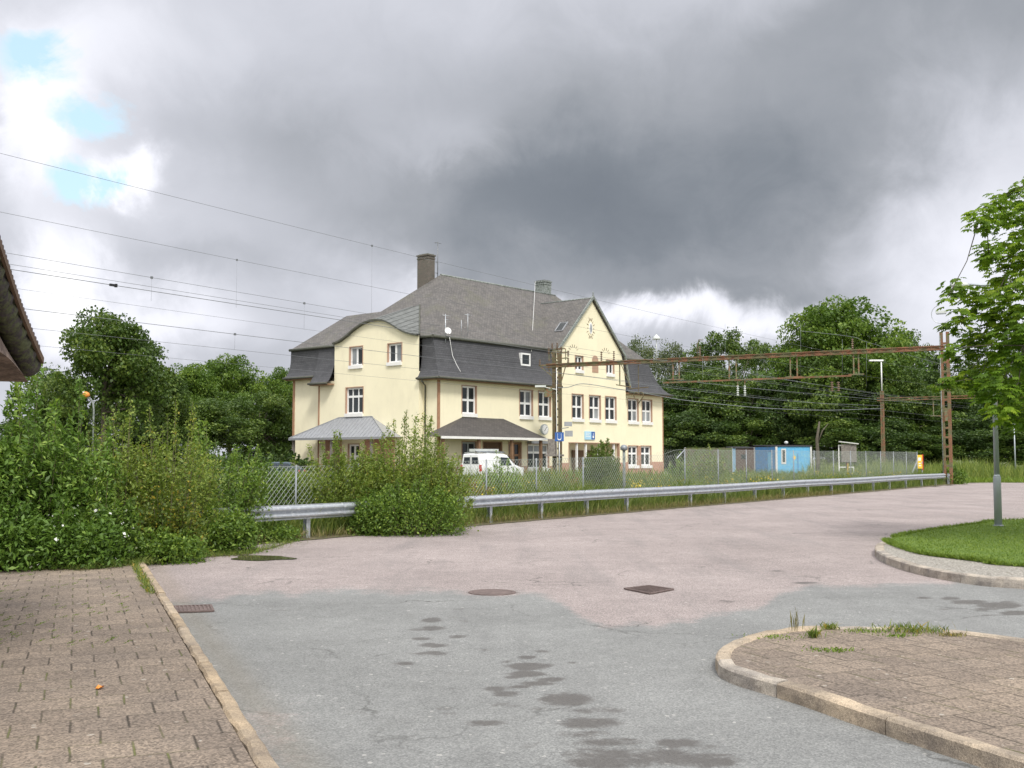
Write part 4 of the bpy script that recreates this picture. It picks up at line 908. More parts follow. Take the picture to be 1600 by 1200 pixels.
# ------------------------------------------------------------------ guard rail and chain link fence
def s_of_x(X): return (X+.6)/RD[0]
gr=empty('guard_rail',(float(RP[0]),float(RP[1]),0),0,'long galvanised steel guard rail on short posts running along the far edge of the road','guard rail')
def loc(q,z,o=RP): return (float(q[0]-o[0]),float(q[1]-o[1]),z)
prof=[(0,.44),(.0,.47),(.075,.50),(.085,.53),(.075,.555),(.012,.585),(.005,.60),(.012,.615),(.075,.645),(.085,.67),(.075,.70),(.0,.73),(.0,.755)]
def beam(s0,s1,extra=0):
    m=MB(); n=max(2,int((s1-s0)/1.5)); v=[];f=[];k=len(prof)
    for i in range(n+1):
        s=s0+(s1-s0)*i/n
        for (o_,z) in prof: q=rail(s,-(o_+.10+extra)); v.append(loc(q,z+.02*math.sin(s*.35)*.5))
        for (o_,z) in prof: q=rail(s,-(o_+.095+extra-.012)); v.append(loc(q,z+.02*math.sin(s*.35)*.5))
    kk=2*k
    for i in range(n):
        for j in range(k-1):
            f.append((i*kk+j,(i+1)*kk+j,(i+1)*kk+j+1,i*kk+j+1)); f.append((i*kk+k+j,i*kk+k+j+1,(i+1)*kk+k+j+1,(i+1)*kk+k+j))
    f.append(tuple(range(k))+tuple(range(2*k-1,k-1,-1))); f.append(tuple(n*kk+j for j in range(k))+tuple(n*kk+j for j in range(2*k-1,k-1,-1)))
    m.add(v,f,0); m.build('rail_beam',MATS['galv'],gr)
ends=[-9.8,-5.6,-1.6,2.5,6.8,12.6,18,24,30.2,36.4,42.6,49.6]
for i in range(len(ends)-1): beam(ends[i]-.16,ends[i+1]+.16,.014*(i%2))
pm_=None
PX_=[-8.6,-6.0,-4.45,-2.0,-.6,.82,2.27,3.72,6.43,8.14,9.87,11.66,13.4,15.26,17.1,19.1,20.8,22.7,24.7,26.6,28.55]
for i,X_ in enumerate(PX_):
    s=s_of_x(X_); q=rail(s); m=MB(); D3=(RD[0],RD[1],0); N3=(RN[0],RN[1],0)
    c=loc(q,.31); m.obox(np.array(c)-np.array(N3)*.05,D3,N3,(0,0,1),.055,.004,.40); m.obox(np.array(c)+np.array(N3)*.05,D3,N3,(0,0,1),.055,.004,.40); m.obox(np.array(c)+np.array(D3)*.051,D3,N3,(0,0,1),.004,.047,.40)
    m.obox(np.array(loc(q,.6))-np.array(N3)*.075,D3,N3,(0,0,1),.05,.022,.06)
    m.build('rail_post',MATS['galv'],gr)
# fence
FO=.95
def fence_h(s): return float(np.interp(s,[-16,-6,2,9,12,13.2,52],[1.5,1.55,1.68,1.78,1.84,2.05,2.1]))
fe=empty('chain_link_fence',(float(RP[0]),float(RP[1]),0),0,'long chain link fence on thin steel posts standing just behind the guard rail','fence')
def wires(s0,s1,parent,off=FO,pitch=.10,wr=.0040,fh=fence_h):
    V=[]; T0=[]
    for sg in (1,-1):
        s=s0-2.2
        while s<s1+2.2:
            pts=[]; z=.06
            # a slanting wire from bottom to top, clipped to the run
            def P(z): return s+sg*(z-.06)
            za=.06; zb=2.2
            h=fh(min(max(s+sg,s0),s1)); zb=h
            if sg>0: za=max(za,.06+(s0-s)); zb=min(zb,.06+(s1-s))
            else: za=max(za,.06+(s-s1)); zb=min(zb,.06+(s-s0))
            if zb-za>.05: T0.append((P(za),za,P(zb),zb,sg))
            s+=pitch*1.42
    T=np.array(T0); n=len(T)
    a=RP[None]+T[:,0:1]*RD+RN*off+RN*(.004*T[:,4:5]); b=RP[None]+T[:,2:3]*RD+RN*off+RN*(.004*T[:,4:5])
    A=np.concatenate([a-RP,T[:,1:2]],1); B_=np.concatenate([b-RP,T[:,3:4]],1)
    d=unit(B_-A); n3=np.array([[RN[0],RN[1],0]]); sd_=unit(np.cross(d,n3)); out=[]
    cor=[sd_*wr, -sd_*wr*.5+n3*wr*.87, -sd_*wr*.5-n3*wr*.87]
    for i in range(3):
        p,q=cor[i],cor[(i+1)%3]; out.append(np.stack([A+p,B_+p,B_+q,A+q],1))
    return quads_obj('wire_mesh',np.concatenate(out),MATS['wiremesh'],parent=parent)
wires(-15.5,47.3,fe)
m=MB()
for i in range(-31,94):
    s=i*.5; m.tube([loc(rail(s,FO),fence_h(s)),loc(rail(s+.5,FO),fence_h(s+.5))],.004,4,cap=False)
for z in (.1,): m.tube([loc(rail(-15.5,FO),z),loc(rail(47.3,FO),z)],.004,4)
m.build('line_wire',MATS['wiremesh'],fe)
def fpost(px,s=None,r=.023,extra=.03,mat='galv_dark'):
    # post whose foot stands on the fence line at this bearing
    k=math.tan(math.atan((px-800)/FPX)); q0=RP+RN*FO; # q0+s*RD : x = k*y*(1.0)
    kk=(px-800)/FPX*1.0/ (math.cos(PIT)) ; kk=(px-800)/FPX
    s=(kk*(q0[1]*math.cos(PIT))-q0[0])/(RD[0]-kk*RD[1]*math.cos(PIT))
    h=fence_h(s)+extra; m=MB(); m.tube([loc(rail(s,FO),-.05),loc(rail(s,FO),h)],r,8); m.build('fence_post',MATS[mat],fe); return s
sp_=[fpost(x) for x in (330,463,560,640,700,760,838,911,1070,1122,1166,1206,1240,1272,1302,1329,1353,1376,1396,1416,1433)]
s97=fpost(975,r=.05,extra=.25,mat='patina'); m=MB(); q=rail(s97,FO); m.lathe([(.05,0),(.12,.03),(.13,.12),(.08,.19),(.02,.21)],loc(q,fence_h(s97)+.2),10); m.build('post_cap',MATS['galv_dark'],fe)
m=MB()
for s_ in (sp_[8],): # bracing arm and barbed wire arm on the taller corner post
    m.tube([loc(rail(s_,FO),2.05),loc(rail(s_-.7,FO),1.72)],.018,5)
m.build('brace',MATS['galv'],fe)
# ------------------------------------------------------------------ catenary portal
def lattice_pole(o,x,y,h,dirv,parent,w=.34,mat='rust',lw=.09,name='column'):
    m=MB(); d=np.array([dirv[0],dirv[1],0.]); d/=np.linalg.norm(d); n=np.array([-d[1],d[0],0])
    b=np.array([x,y,0.])
    for sg in (-1,1):
        m.obox(b+d*sg*w/2+(0,0,h/2),d,n,(0,0,1),.018,.085,h/2)
        for s2 in (-1,1): m.obox(b+d*sg*(w/2-lw)+n*.08*s2+(0,0,h/2),d,n,(0,0,1),lw-.019,.008,h/2)
    z=.6
    while z<h-.3:
        for sg in (-1,1): m.obox(b+n*sg*.09+(0,0,z),d,n,(0,0,1),w/2,.006,.07)
        z+=.62
    return m.build(name,MATS[mat],parent)
PA=np.array([3.55,85.5]); PB_=np.array([28.6,71.6]); pd=(PB_-PA)/np.linalg.norm(PB_-PA)
po=empty('catenary_portal',(float(PA[0]),float(PA[1]),0),0,'big rusty railway portal with two tall columns and a long rusty crossbeam before the house','railway portal')
o_=lambda p,z:(float(p[0]-PA[0]),float(p[1]-PA[1]),z)
lattice_pole(None,0,0,10.1,pd,po,.74,'polewood',.13); q=PB_-PA; lattice_pole(None,q[0],q[1],10.05,pd,po,.56,'rust',.10)
LB=float(np.linalg.norm(q)); m=MB(); ZB_=9.0; P3=np.array([pd[0],pd[1],0]); N3_=np.array([-pd[1],pd[0],0]); n=int(LB/.8)
for zz in (-.12,.12):
    for sg in (-1,1): m.bar(np.array([0,0,ZB_+zz])-P3*.9+N3_*sg*.16,np.array([q[0],q[1],ZB_+zz])+P3*.3+N3_*sg*.16,.07,.07)
for i in range(n):
    a_=P3*LB*i/n; b_=P3*LB*(i+1)/n; up_=1 if i%2 else -1
    for sg in (-1,1): m.bar(a_+N3_*sg*.16+(0,0,ZB_-.12*up_),b_+N3_*sg*.16+(0,0,ZB_+.12*up_),.05,.012); m.bar(a_+N3_*sg*.16+(0,0,ZB_-.12),a_+N3_*sg*.16+(0,0,ZB_+.12),.05,.012)
    for sg in (-1,1): m.bar(a_+N3_*sg*.13+(0,0,ZB_),b_+N3_*sg*.13+(0,0,ZB_),.01,.19)
    m.bar(a_+N3_*.16*up_+(0,0,ZB_+.13),b_-N3_*.16*up_+(0,0,ZB_+.16),.05,.012); m.bar(a_+N3_*.16*up_+(0,0,ZB_-.16),b_-N3_*.16*up_+(0,0,ZB_-.16),.05,.012)
m.build('crossbeam',MATS['rust'],po)
def on_beam(px):
    k=(px-800)/FPX; # solve x/(y cos) ~ k at beam height
    best=min(np.linspace(0,LB,600),key=lambda t:abs((PA[0]+pd[0]*t)-k*((PA[1]+pd[1]*t)*math.cos(PIT)+(ZB_-CH)*math.sin(PIT)))); return float(best)
def hz(px,py):
    t=on_beam(px); Y=PA[1]+pd[1]*t; return t,at(px,py,Y)[2]
for a_,b_,bot in ((1051,1061,593),(1139,1150,594),(1235,1245,589),(1333,1341,585)):
    ta,tb_=on_beam(a_),on_beam(b_); zb=hz(a_,bot)[1]; m=MB()
    for t in (ta,tb_): m.bar(P3*t+(0,0,zb-.05),P3*t+(0,0,ZB_+.1),.09,.07)
    m.bar(P3*(ta-.35)+(0,0,zb),P3*(tb_+.35)+(0,0,zb),.1,.08); m.build('hanger',MATS['rust_green'],po)
t0,zl=on_beam(1035),hz(1150,594)[1]; t1=on_beam(1330); zr=hz(1330,587)[1]
m=MB(); m.bar(P3*t0+(0,0,zl),P3*t1+(0,0,zr),.14,.12); m.build('lower_crossbeam',MATS['rust'],po)
def insul(t,z0,z1,mat='insulator',r=.09,off=0):
    m=MB(); k=5; pr=[]
    for i in range(k):
        z=z0+(z1-z0)*i/k; d=(z1-z0)/k; pr+=[(r*.35,z),(r,z+d*.35),(r,z+d*.5),(r*.35,z+d*.7)]
    m.lathe(pr,tuple(P3*t+N3_*off),8); return m.build('insulator',MATS[mat],po)
for px,py in ((940,556),(959,556),(1332,536),(1094,540)):
    t,z=hz(px,py); insul(t,ZB_+.2,ZB_+.95)
for px in (1152,1163): t=on_beam(px); zb=hz(px,594)[1]; insul(t,zb-1.15,zb-.35,'insul_white',.10); m=MB(); m.bar(P3*t+(0,0,zb-.4),P3*t+(0,0,zb),.06); m.build('bracket',MATS['rust_green'],po)
for px,zt in ((1299,605),(1309,610)): t=on_beam(px); zb=hz(px,589)[1]; insul(t,zb-1.0,zb-.3,'insulator',.12)
for px in (942,1000): t=on_beam(px); m=MB(); m.bar(P3*t+(0,0,ZB_-2.0),P3*t+(0,0,ZB_),.07); m.bar(P3*(t-.2)+(0,0,ZB_-2.0),P3*(t+.9)+(0,0,ZB_-2.1),.06); 
m=MB(); t=on_beam(968); m.bar(P3*t+(0,0,hz(968,601)[1]),P3*t+(0,0,ZB_),.09); m.bar(P3*(t-.3)+(0,0,hz(968,601)[1]),P3*(t+.9)+(0,0,hz(980,605)[1]),.08); m.bar(P3*(t+.9)+(0,0,hz(980,605)[1]),P3*(t+.1)+(0,0,ZB_-.1),.05); m.build('hanger',MATS['rust_green'],po)
# heart shaped pull-off bracket below the beam near the house
t,zc=hz(997,620); m=MB(); pts=[]
for i in range(25):
    a_=2*math.pi*i/24; pts.append(P3*(t+.36*math.sin(a_)**3*1.1)+(0,0,zc+.36*(.8125*math.cos(a_)-.3125*math.cos(2*a_)-.125*math.cos(3*a_)-.06*math.cos(4*a_))*1.3))
m.tube(pts,.045,5); m.bar(P3*t+(0,0,zc+.3),P3*t+(0,0,ZB_-.1),.05); m.bar(P3*(t-.8)+(0,0,zc+.62),P3*(t+.8)+(0,0,zc+.7),.07); m.build('pull_off_bracket',MATS['polewood'],po)
# switchgear on top of the left column
m=MB()
for (a_,z_,l) in ((-.5,9.55,1.5),(-.55,10.0,1.6),(-.3,10.3,1.0)): m.bar(P3*a_+(0,0,z_),P3*(a_+l)+(0,0,z_),.08)
for a_ in (-.7,-.35,.05,.4,.75): m.bar(P3*a_+(0,0,9.4),P3*a_+(0,0,10.3),.07)
m.bar(P3*-1.6+(0,0,ZB_+.05),P3*0+(0,0,ZB_+.05),.12); m.bar(P3*-1.5+(0,0,ZB_),P3*0+(0,0,ZB_-1.2),.06); m.bar(P3*.1+(0,0,ZB_-2.2),P3*.75+(0,0,ZB_-.1),.08); m.bar(P3*-.1+(0,0,ZB_-1.7),P3*-.8+(0,0,ZB_-.1),.06)
m.box(-1.0,-.4,-.25,.1,ZB_-2.5,ZB_-1.7); m.build('switch_frame',MATS['rust_green'],po)
for a_,z_ in ((-.7,10.0),(-.4,10.35),(.05,10.35),(.4,10.05),(1.0,9.7),(1.0,9.1),(-1.5,9.1)): insul(a_,z_-.05,z_+.45,'insulator',.1,-.05)
m=MB(); m.box(-.75,-.15,-.5,-.1,2.0,3.2); m.box(-1.0,.5,-.6,0,1.85,2.0); m.build('cable_box',MATS['greywood'],po)
m=MB(); m.tube([(-.05,-.14,.2),(-.05,-.14,8.8)],.03,5); m.build('conduit',MATS['white'],po)
m=MB(); m.box(.55,1.15,-.35,-.05,ZB_-4.8,ZB_-4.45); m.box(.6,1.2,-.35,-.05,ZB_-5.6,ZB_-5.15); m.bar((.1,-.1,ZB_-5.0),(.9,-.2,ZB_-4.9),.06); m.build('loudspeaker',MATS['zinc'],po)
m=MB(); m.box(-1.75,-.9,-.55,-.3,ZB_-1.75,ZB_-1.6); m.bar((-1.0,-.4,ZB_-1.75),(0,0,ZB_-1.9),.06); m.build('lamp_head',MATS['insul_white'],po)
# luminaires on the beam: dome lamp and the looped lamp over the right column
def dome(t,z,nm):
    m=MB(); m.tube([tuple(P3*t+(0,0,ZB_)),tuple(P3*t+(0,0,z))],.03,5); m.lathe([(.30,-.06),(.30,0),(.24,.12),(.12,.22),(.05,.30),(.01,.32)],tuple(P3*t+(0,0,z)),12); m.build(nm,MATS['insul_white'],po)
t,z=hz(1026,529); dome(t,z,'lamp_head')
m=MB(); z=hz(1094,538)[1]; t=on_beam(1090); m.tube([P3*t+(0,0,ZB_),P3*t+(0,0,z),P3*(t+.15)+(0,0,z+.35),P3*(t+.4)+(0,0,z+.3)],.035,5); m.build('bracket',MATS['polewood'],po)
m=MB(); cq=np.array([q[0],q[1],0]); rr=.62; cc=cq-P3*.15+(0,0,11.25); pts=[cc+P3*rr*math.cos(a_)+(0,0,rr*math.sin(a_)) for a_ in np.linspace(R(100),R(330),18)]
m.tube(pts,.025,5); m.tube([cq-P3*.15+(0,0,10.0),cq-P3*.15+(0,0,10.65)],.04,6); m.build('lamp_bracket',MATS['galv'],po)
m=MB(); m.box(-.32,.34,-.14,.14,-.07,.09); m.box(-.28,.30,-.11,.11,-.13,-.07,1); o=m.build('lamp_head',[MATS['insul_white'],MATS['galv']],po); o.location=tuple(cc+(0,0,.12)+P3*-.02); o.rotation_euler=(0,0,math.atan2(pd[1],pd[0]))
m=MB(); m.tube([cq-P3*.27+N3_*-.12+(0,0,.2),cq-P3*.27+N3_*-.12+(0,0,9.8)],.035,5); m.build('conduit',MATS['patina'],po)
m=MB(); m.box(-.1,.1,-.03,.03,-.35,.35); o=m.build('plate',MATS['rust_green'],po); o.location=tuple(cq-N3_*.15+(0,0,4.5)); o.rotation_euler=(0,0,math.atan2(pd[1],pd[0]))
# two further portals down the line
def far_portal(xl,yl,xr,yr,h,hp,label,lamp=False,scale=1):
    A=np.array([xl,yl,0.]);Bq=np.array([xr,yr,0.]); d=(Bq-A); Lq=np.linalg.norm(d); d/=Lq; n_=np.array([-d[1],d[0],0]); e=empty('catenary_portal',(xl,yl,0),0,label,'railway portal')
    lattice_pole(None,0,0,hp,d,e,.36,'rust'); lattice_pole(None,*(d*Lq)[:2],hp,d,e,.36,'rust'); m=MB()
    for zz in (-.13,.13):
        for sg in (-1,1): m.bar(n_*sg*.14-d*.5+(0,0,h+zz),d*(Lq+.4)+n_*sg*.14+(0,0,h+zz),.08)
    k=int(Lq/1.0)
    for i in range(k):
        s_=1 if i%2 else -1; m.bar(d*Lq*i/k+n_*-.14+(0,0,h-.13*s_),d*Lq*(i+1)/k+n_*-.14+(0,0,h+.13*s_),.06,.02)
    m.build('crossbeam',MATS['rust'],e)
    for f in (.2,.42,.66,.85):
        m=MB(); p=d*Lq*f
        for o__ in (-.4,.4): m.bar(p+d*o__+(0,0,h-1.9),p+d*o__+(0,0,h),.09)
        m.bar(p-d*.7+(0,0,h-1.9),p+d*.7+(0,0,h-1.9),.1); m.build('hanger',MATS['rust_green'],e)
    if lamp:
        m=MB(); m.tube([(0,0,hp),(0,0,hp+3.3)],.07,6); m.build('lamp_pole',MATS['white'],e); m=MB(); m.box(-1.3,.2,-.15,.15,hp+3.25,hp+3.42); m.build('lamp_head',MATS['white'],e)
    return e
xq=at(1380,700,118); far_portal(xq[0],118,xq[0]+24,103,at(1380,624,118)[2],at(1380,611,118)[2],'farther rusty portal beside the white lamp mast in front of the dark wood',True)
# overhead wires along the track; each bearing is measured at the left edge of the view
TD=np.array([1200.,1700.,0]); TD/=np.linalg.norm(TD)
WL=[(237,10.0,.0062,3.4,'highest overhead wire crossing the grey sky above the house'),(330,9.6,.0068,3.0,'second overhead wire from the top, passing the blue gap in the sky'),(393,7.1,.006,2.4,'third overhead wire from the top at the left edge of the sky'),
    (410,7.0,.006,2.0,'thin upper wire of the close pair that meet at a dark clamp'),(418,6.9,.010,1.6,'thick lower wire of the close pair that meet at a dark clamp'),(447,7.2,.005,2.2,'thin overhead wire just below the close pair of wires'),
    (478,5.7,.008,.6,'contact wire crossing the top of the big oak at left'),(508,5.7,.006,.5,'contact wire crossing the middle of the big oak at left'),(535,5.7,.005,.8,'lowest overhead wire, crossing the oak and the yellow side gable')]
wires_l=[]
for (py,z,r_,sag,lab) in WL:
    Y0=(z-CH)*FPX/(715-py)*math.cos(PIT); X0=-800/FPX*Y0*1.0; p0=np.array([X0,Y0,z]); 
    def P(t,p0=p0,sag=sag): return p0+TD*t+np.array([0,0,-0.0+sag*.35*(((t-38)/45)**2-((0-38)/45)**2)*.3])
    m=MB(); m.tube([P(t) for t in np.linspace(-14,112,50)],r_,5)
    m.build('overhead_wire',MATS['wire'],None,lab,'overhead wire','overhead wires of the railway'); wires_l.append(P)
def find_t(P,px):
    return min(np.linspace(-10,100,2000),key=lambda t:abs((P(t)[0])/(P(t)[1]*math.cos(PIT)+(P(t)[2]-CH)*math.sin(PIT))-(px-800)/FPX))
def dropper(i,px,dz,lab,clamp=True):
    P=wires_l[i]; t=find_t(P,px); p=P(t); m=MB(); m.tube([p,p-(0,0,dz)],.0028,4); m.obox(p,TD,(0,0,1),np.cross(TD,(0,0,1)),.035,.035,.02); m.build('dropper_wire',MATS['wire'],None,lab,'dropper wire','droppers hanging from the overhead wires')
dropper(1,371,1.9,'dropper hanging from the second wire over the gap before the house'); dropper(0,581,2.6,'dropper hanging from the highest wire left of the chimney'); dropper(2,236,.7,'dropper hanging from the third wire above the big oak'); dropper(2,475,.9,'dropper hanging from the third wire above the station roof')
dropper(6,368,.5,'short dropper on the contact wire just right of the big oak')
P=wires_l[4]; t=find_t(P,176); p=P(t); m=MB(); m.obox(p,TD,(0,0,1),np.cross(TD,(0,0,1)),.11,.035,.03); m.obox(p+TD*.1,TD,(0,0,1),np.cross(TD,(0,0,1)),.03,.05,.04); m.build('wire_clamp',MATS['black'],None,'dark clamp where two close overhead wires meet above the big oak','wire clamp')
def cable(pts,r,lab,name='overhead_cable'):
    P=[at(*p) for p in pts]; m=MB(); m.tube(smooth_path3(P,6),r,5); return m.build(name,MATS['galv_dark'],None,lab,'overhead cable')
def smooth_path3(P,n):
    P=np.array(P); out=[]
    for i in range(len(P)-1):
        p0=P[max(i-1,0)];p1=P[i];p2=P[i+1];p3=P[min(i+2,len(P)-1)]
        for j in range(n):
            t=j/n; out.append(.5*((2*p1)+(-p0+p2)*t+(2*p0-5*p1+4*p2-p3)*t*t+(-p0+3*p1-3*p2+p3)*t**3))
    out.append(P[-1]); return out
cable([(872,606,85),(888,605,85.5),(905,600,86),(925,601,87),(960,607,89),(1000,613,92),(1060,624,96),(1130,632,101),(1200,638,106),(1290,641,111),(1380,638,117.5)],.028,'wavy cable running from the left portal column past the house to the farther portal')
cable([(872,583,85),(930,590,87),(1000,600,90),(1100,612,97),(1250,628,108),(1380,634,117.5)],.015,'thin cable below the crossbeam running towards the farther portal')
cable([(1010,561,78),(1060,566,82),(1180,585,94),(1290,603,108),(1420,622,125),(1600,640,150)],.016,'straight green wire slanting below the crossbeam to the right')
cable([(1040,592,80),(1150,604,90),(1300,618,104),(1480,634,128),(1600,645,150)],.014,'second slanting wire below the hangers in front of the wood')
cable([(1250,517,76),(1330,526,78),(1360,536,80),(1480,571,95),(1600,592,115)],.012,'wire from the insulator on the crossbeam passing over the dark wood')
for k,(px_,y0_,y1_) in enumerate(((1133,506,600),(1098,560,608),(1183,572,606),(1251,506,590),(1316,530,600),(1354,535,606))):
    a_=at(px_,y0_,77); b_=at(px_,y1_,77); m=MB(); m.tube([a_,b_],.007,4); m.build('dropper_wire',MATS['galv_dark'],None,'vertical dropper wire by the crossbeam, '+['rising into the pale sky left of the tall tree','leftmost, ending below the first hangers','just right of the second hangers','rising high before the tall tree','left of the round insulator on the beam','right of the round insulator on the beam'][k],'dropper wire','droppers hanging from the overhead wires')
# ------------------------------------------------------------------ lamp posts
x,y=gp(1560,823,LH); lp_=empty('lamp_post',(x,y,LH),0,'grey steel lamp post on the lawn island with its arm in the chestnut leaves','lamp post')
m=MB(); m.tube([(0,0,-.05),(0,0,1.15),(0,0,1.16)],.088,14); m.tube([(0,0,1.15),(0,0,1.22)],[.088,.062],14); m.tube([(0,0,1.2),(0,0,5.75)],[.062,.04],12); m.build('pole',MATS['lampgrey'],lp_)
m=MB(); m.tube([(0,0,5.6),(-.1,0,5.72),(-.6,0,5.74)],.028,8); m.tube([(0,0,5.2),(-.35,0,5.72)],.015,6); m.build('arm',MATS['lampgrey'],lp_)
m=MB(); m.lathe([(.02,.08),(.10,.05),(.13,0),(.10,-.05),(.03,-.07)],(0,0,0),12); o=m.build('lamp_head',MATS['insul_white'],lp_); o.location=(-.75,0,5.72); o.scale=(1.8,1,1)
m=MB(); m.lathe([(.12,0),(.12,.03),(.09,.035)],(0,0,0.01),12); m.build('base_collar',MATS['galv_dark'],lp_)
def simple_lamp(px,pyb,pyt,Y,label,arm=-.5):
    b=at(px,pyb,Y); t_=at(px,pyt,Y); e=empty('lamp_post',(b[0],b[1],0),0,label,'lamp post'); h=t_[2]; m=MB(); m.tube([(0,0,0),(0,0,h)],[.07,.045],8); m.build('pole',MATS['lampgrey'],e)
    m=MB(); m.box(min(arm,0)-.1,max(arm,0)+.1,-.12,.12,h,h+.12); m.build('lamp_head',MATS['insul_white'],e); return e
simple_lamp(1586.5,729,664,92,'slim grey post standing in the grass at the far right edge',0.1)
b=at(145,700,26); t_=at(143,640,26); e=empty('lamp_post',(b[0],b[1],0),0,'bent green lamp post with an orange head rising out of the left bushes','lamp post')
h=t_[2]; m=MB(); pts=[(0,0,0),(0,0,h),(-.02,0,h+.14),(-.08,0,h+.25),(-.17,0,h+.32)]; m.tube(pts,.022,8); m.build('pole',MATS['patina'],e)
m=MB(); m.lathe([(.02,.1),(.08,.07),(.1,0),(.05,-.04)],(-.2,0,h+.33),10); m.build('lamp_head',MATS['orange'],e); m=MB(); m.lathe([(.01,.0),(.05,.03),(.055,.07),(.02,.1)],(-.27,-.03,h+.36),10); m.build('lens',MATS['white'],e)
# ------------------------------------------------------------------ U sign
p=at(874,682.5,66); e=empty('station_sign',(p[0],p[1],0),0,'small square blue sign with a white letter U beside the left portal column','sign')
m=MB(); m.box(-.27,.27,-.02,.02,p[2]-.27,p[2]+.27); pn=m.build('panel',MATS['signblue'],e)
m=MB(); pts=[(-.11,.20),(-.11,-.07)]+[(-.11+.11*(1-math.cos(a_)),-.07-.11*math.sin(a_)) for a_ in np.linspace(0,math.pi,9)][1:]+[(.11,.20)]
for i in range(len(pts)-1): m.bar((pts[i][0],-.028,p[2]+pts[i][1]),(pts[i+1][0],-.028,p[2]+pts[i+1][1]),.015,.06)
m.build('letter',MATS['white'],pn); m=MB(); m.tube([(.0,.05,0),(.0,.05,p[2]+.2)],.03,8); m.build('pole',MATS['galv'],e)
# ------------------------------------------------------------------ blue huts, brown hut, hoarding, notice box, warning sign
def hut(px_c,py_b,Y,wa,wb,h,label,m1,m2,rz,roof='roofdark',trim=True,win=None,door=None):
    b=at(px_c,py_b,Y); e=empty('hut',(b[0],b[1],0),rz,label,'hut')
    m=MB(); m.box(0,wa,0,.06,.15,h); m.box(wa-.06,wa,0.06,wb,.15,h); m.box(0,wa,wb-.06,wb,.15,h)
    for i in range(int(wa/.2)): m.box(i*.2+.09,i*.2+.11,-.012,0,.15,h)
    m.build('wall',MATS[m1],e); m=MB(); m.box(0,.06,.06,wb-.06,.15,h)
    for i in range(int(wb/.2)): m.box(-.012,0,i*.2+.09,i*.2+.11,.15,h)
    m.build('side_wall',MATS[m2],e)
    m=MB(); m.add([(-.12,-.12,h+.02),(wa+.12,-.12,h+.02),(wa+.12,wb+.12,h+.12),(-.12,wb+.12,h+.12),(-.12,-.12,h+.14),(wa+.12,-.12,h+.14),(wa+.12,wb+.12,h+.24),(-.12,wb+.12,h+.24)],[(0,3,2,1),(4,5,6,7),(0,1,5,4),(1,2,6,5),(2,3,7,6),(3,0,4,7)]); m.build('roof',MATS[roof],e)
    if trim:
        m=MB(); 
        for (a_,b_) in ((0,0),(wa,0),(0,wb)): m.box(a_-.09,a_+.09,b_-.09,b_+.09,.1,h+.01); m.cut()
        m.build('corner_post',MATS['huttrim'],e)
    m=MB(); m.box(.1,wa-.1,.1,wb-.1,-.05,.15); m.build('plinth',MATS['roofdark'],e); return e
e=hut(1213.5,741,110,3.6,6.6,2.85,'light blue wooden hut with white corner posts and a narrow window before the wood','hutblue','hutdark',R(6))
m=MB(); m.box(.5,1.0,-.06,-.014,1.1,2.65); w_=m.build('window',MATS['huttrim'],e); m=MB(); m.box(.62,.88,-.068,-.058,1.3,2.5); m.build('pane',MATS['glass'],w_)
m=MB(); m.prism([(1.85+.16*math.cos(a_),1.75+.2*math.sin(a_)) for a_ in np.linspace(0,2*math.pi,14,endpoint=False)],-.05,-.014); m.build('notice',MATS['yellow'],e)
m=MB(); m.box(2.2,2.28,-.05,-.014,.25,2.2); m.build('drainpipe',MATS['hutdark'],e)
m=MB(); m.box(-.05,-.013,1.2,2.4,.2,2.3); m.build('door',MATS['hutblue'],e)
m=MB(); m.lathe([(.02,0),(.2,.1),(.22,.25),(.05,.35)],(1.6,1.5,3.1),8); m.build('roof_vent',MATS['insul_white'],e)
e=hut(1150,738,120,2.1,3.5,2.75,'brown hut with a dark flat roof half hidden left of the blue hut','hutbrown','signlight',R(4),trim=False)
m=MB(); m.box(.6,1.1,-.04,-.01,1.6,2.1); m.build('window',MATS['glass'],e)
b=at(1070,747,60); e=empty('hoarding',(b[0],b[1],0),R(3),'overgrown brownish board hoarding behind the fence left of the huts','hoarding')
m=MB()
for i in range(14): m.box(i*.19,i*.19+.18,-.012,.012,.1,2.28+.01*(i%3))
m.build('boards',MATS['hoardboard'],e); m=MB()
for a_ in (.0,1.3,2.6): m.box(a_,a_+.08,.02,.1,0,2.3)
m.box(0,2.66,.02,.06,2.0,2.1); m.build('frame',MATS['galv'],e)
b=at(1328,748,86); e=empty('notice_box',(b[0],b[1],0),R(-12),'weathered grey wooden box with a slanting lid on a post behind the fence','notice box')
z0=at(1328,722,86)[2]; z1=at(1328,694,86)[2]; m=MB(); m.box(-.62,.52,-.25,.35,z0,z1); 
for i in range(5): m.box(-.62+i*.23,-.605+i*.23,-.262,-.25,z0,z1)
m.build('box',MATS['greywood'],e); m=MB(); m.add([(-.78,-.4,z1+.16),(.68,-.4,z1-.02),(.68,.5,z1-.02),(-.78,.5,z1+.16),(-.78,-.4,z1+.24),(.68,-.4,z1+.06),(.68,.5,z1+.06),(-.78,.5,z1+.24)],[(0,3,2,1),(4,5,6,7),(0,1,5,4),(1,2,6,5),(2,3,7,6),(3,0,4,7)]); m.build('lid',MATS['huttrim'],e)
m=MB(); m.box(-.28,-.08,-.1,.1,0,z0); m.build('post',MATS['rust'],e); m=MB(); m.bar((-.2,-.2,.1),(-.14,-.2,z0-.1),.05); m.build('stake',MATS['yellow'],e)
